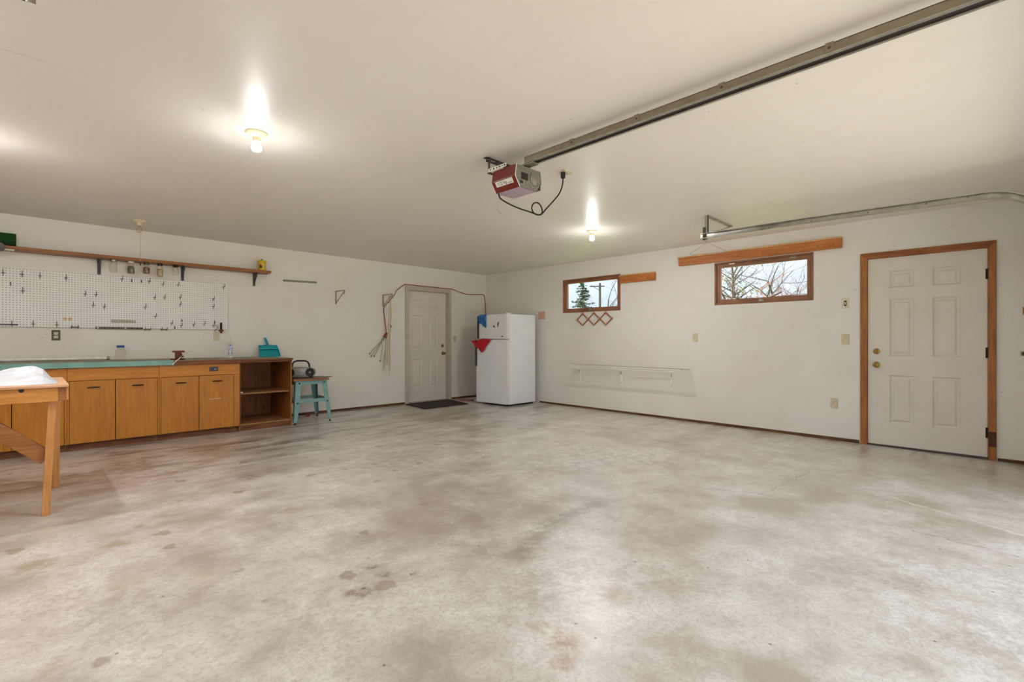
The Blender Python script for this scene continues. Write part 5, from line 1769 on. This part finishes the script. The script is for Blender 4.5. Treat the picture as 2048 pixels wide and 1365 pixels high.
def tuft_foliage(pts, size, rnd):
    mb = MB()
    for p in pts:
        a = Vector((rnd.uniform(-1, 1), rnd.uniform(-1, 1), rnd.uniform(-0.6, 0.6))).normalized()
        b = a.orthogonal().normalized()
        c = a.cross(b)
        s = size * rnd.uniform(0.6, 1.3)
        P = Vector(p)
        mb.add([P - a * s, P + b * s * 0.3, P + c * s * 0.3, P - (b + c) * s * 0.25, P + a * s], [(0, 1, 2), (0, 2, 3), (0, 3, 1), (4, 2, 1), (4, 3, 2), (4, 1, 3)])
    return mb


def conifer(x, y, h, rad, seed, label):
    rnd = random.Random(seed)
    r = thing('conifer', (x, y, -0.26), label, 'tree')
    MB().tube([(x, y, -0.26), (x, y, h)], [0.16, 0.02], 7).build('trunk', M['bark'], r)
    pts = []
    br = MB()
    z = 0.8
    while z < h - 0.1:
        rr = rad * (1 - z / h) ** 0.85 + 0.05
        for k in range(6):
            a = rnd.uniform(0, 2 * PI)
            L = rr * rnd.uniform(0.65, 1.2)
            tip = Vector((x + L * math.cos(a), y + L * math.sin(a), z - 0.05 * L + 0.18 * L * rnd.random()))
            base = Vector((x, y, z + 0.1))
            br.tube([base, tip], [0.025, 0.006], 4, cap=False)
            m = max(3, int(L * 14))
            for i in range(m):
                t = (i + 0.6) / m
                q = base.lerp(tip, t)
                for _ in range(2):
                    pts.append(q + Vector((rnd.uniform(-1, 1), rnd.uniform(-1, 1), rnd.uniform(-0.7, 0.3))) * 0.11)
        z += 0.22
    br.build('branches', M['bark'], r)
    f = tuft_foliage(pts, 0.13, rnd).build('needles', M['needles'], r)
    f['kind'] = 'stuff'
    return r


conifer(32.35, 24.24, 6.0, 2.3, 3, 'tall dark green conifer seen through the window above the peg rack')
conifer(38.6, 32.3, 4.9, 1.5, 5, 'small rounded conifer beside the tall conifer outside')
up = thing('utility_pole', (37.5, 26.1, -0.26), 'weathered utility pole with crossarm beyond the window', 'pole')
MB().tube([(37.5, 26.1, -0.26), (37.5, 26.1, 6.5)], [0.15, 0.10], 10).build('post', M['pole_wood'], up, smooth=True)
MB().bar((36.95, 26.85, 6.2), (37.75, 25.75, 6.2), 0.09, 0.10).build('crossarm', M['pole_wood'], up)
MB().bar((37.0, 26.75, 6.3), (37.5, 26.1, 5.8), 0.04, 0.04).build('arm_brace', M['pole_wood'], up)
bare_tree('bare_tree', 14.6, 5.7, 6.4, 21, M['bark'], 'dark bare tree with forked limbs outside the ledge-topped window', 0.095, (0.0, -0.12), 6)
bare_tree('bare_tree', 13.4, 3.4, 6.2, 35, M['bark_warm'], 'reddish twisted bare tree outside the ledge-topped window', 0.10, (0.05, 0.25), 6)
bare_tree('bare_tree', 16.2, 10.0, 5.6, 14, M['bark'], 'dark bare branches reaching across the peg rack window', 0.13, (-0.1, 0.45), 6)
bare_tree('bare_tree', 20.0, 6.0, 5.0, 77, M['bark_warm'], 'thin pinkish bare tree farther behind the forked one', 0.14, (0.0, 0.2), 6)
bare_tree('bare_tree', 17.2, 4.6, 6.8, 52, M['bark'], 'grey bare tree with dense twigs behind the reddish one', 0.10, (0.0, 0.3), 6)
bare_tree('bare_tree', 27.4, 7.25, 7.2, 63, M['bark_warm'], 'slender bare tree standing farthest behind the others', 0.15, (0.0, 0.1), 6)
rnd = random.Random(9)
lt = thing('leafy_tree', (18.56, 6.93, -0.26), 'loose olive-leaved tree outside the ledge-topped window', 'tree')
MB().tube([(18.56, 6.93, -0.26), (18.5, 6.85, 1.6), (18.56, 7.0, 4.0)], [0.12, 0.10, 0.03], 7).build('trunk', M['bark'], lt)
lpts = []
for k in range(26):
    c = Vector((18.56 + rnd.uniform(-0.8, 0.8), 6.95 + rnd.uniform(-0.8, 0.8), rnd.uniform(2.3, 4.2)))
    MB().tube([(18.52, 6.9, c.z - 0.5), tuple(c)], [0.03, 0.012], 5).build('branch', M['bark'], lt)
    for i in range(34):
        lpts.append(c + Vector((rnd.gauss(0, 0.22), rnd.gauss(0, 0.22), rnd.gauss(0, 0.16))))
tuft_foliage(lpts, 0.05, rnd).build('foliage', M['leaf'], lt)['kind'] = 'stuff'

for o in bpy.data.objects:
    if '_o' in o:
        del o['_o']
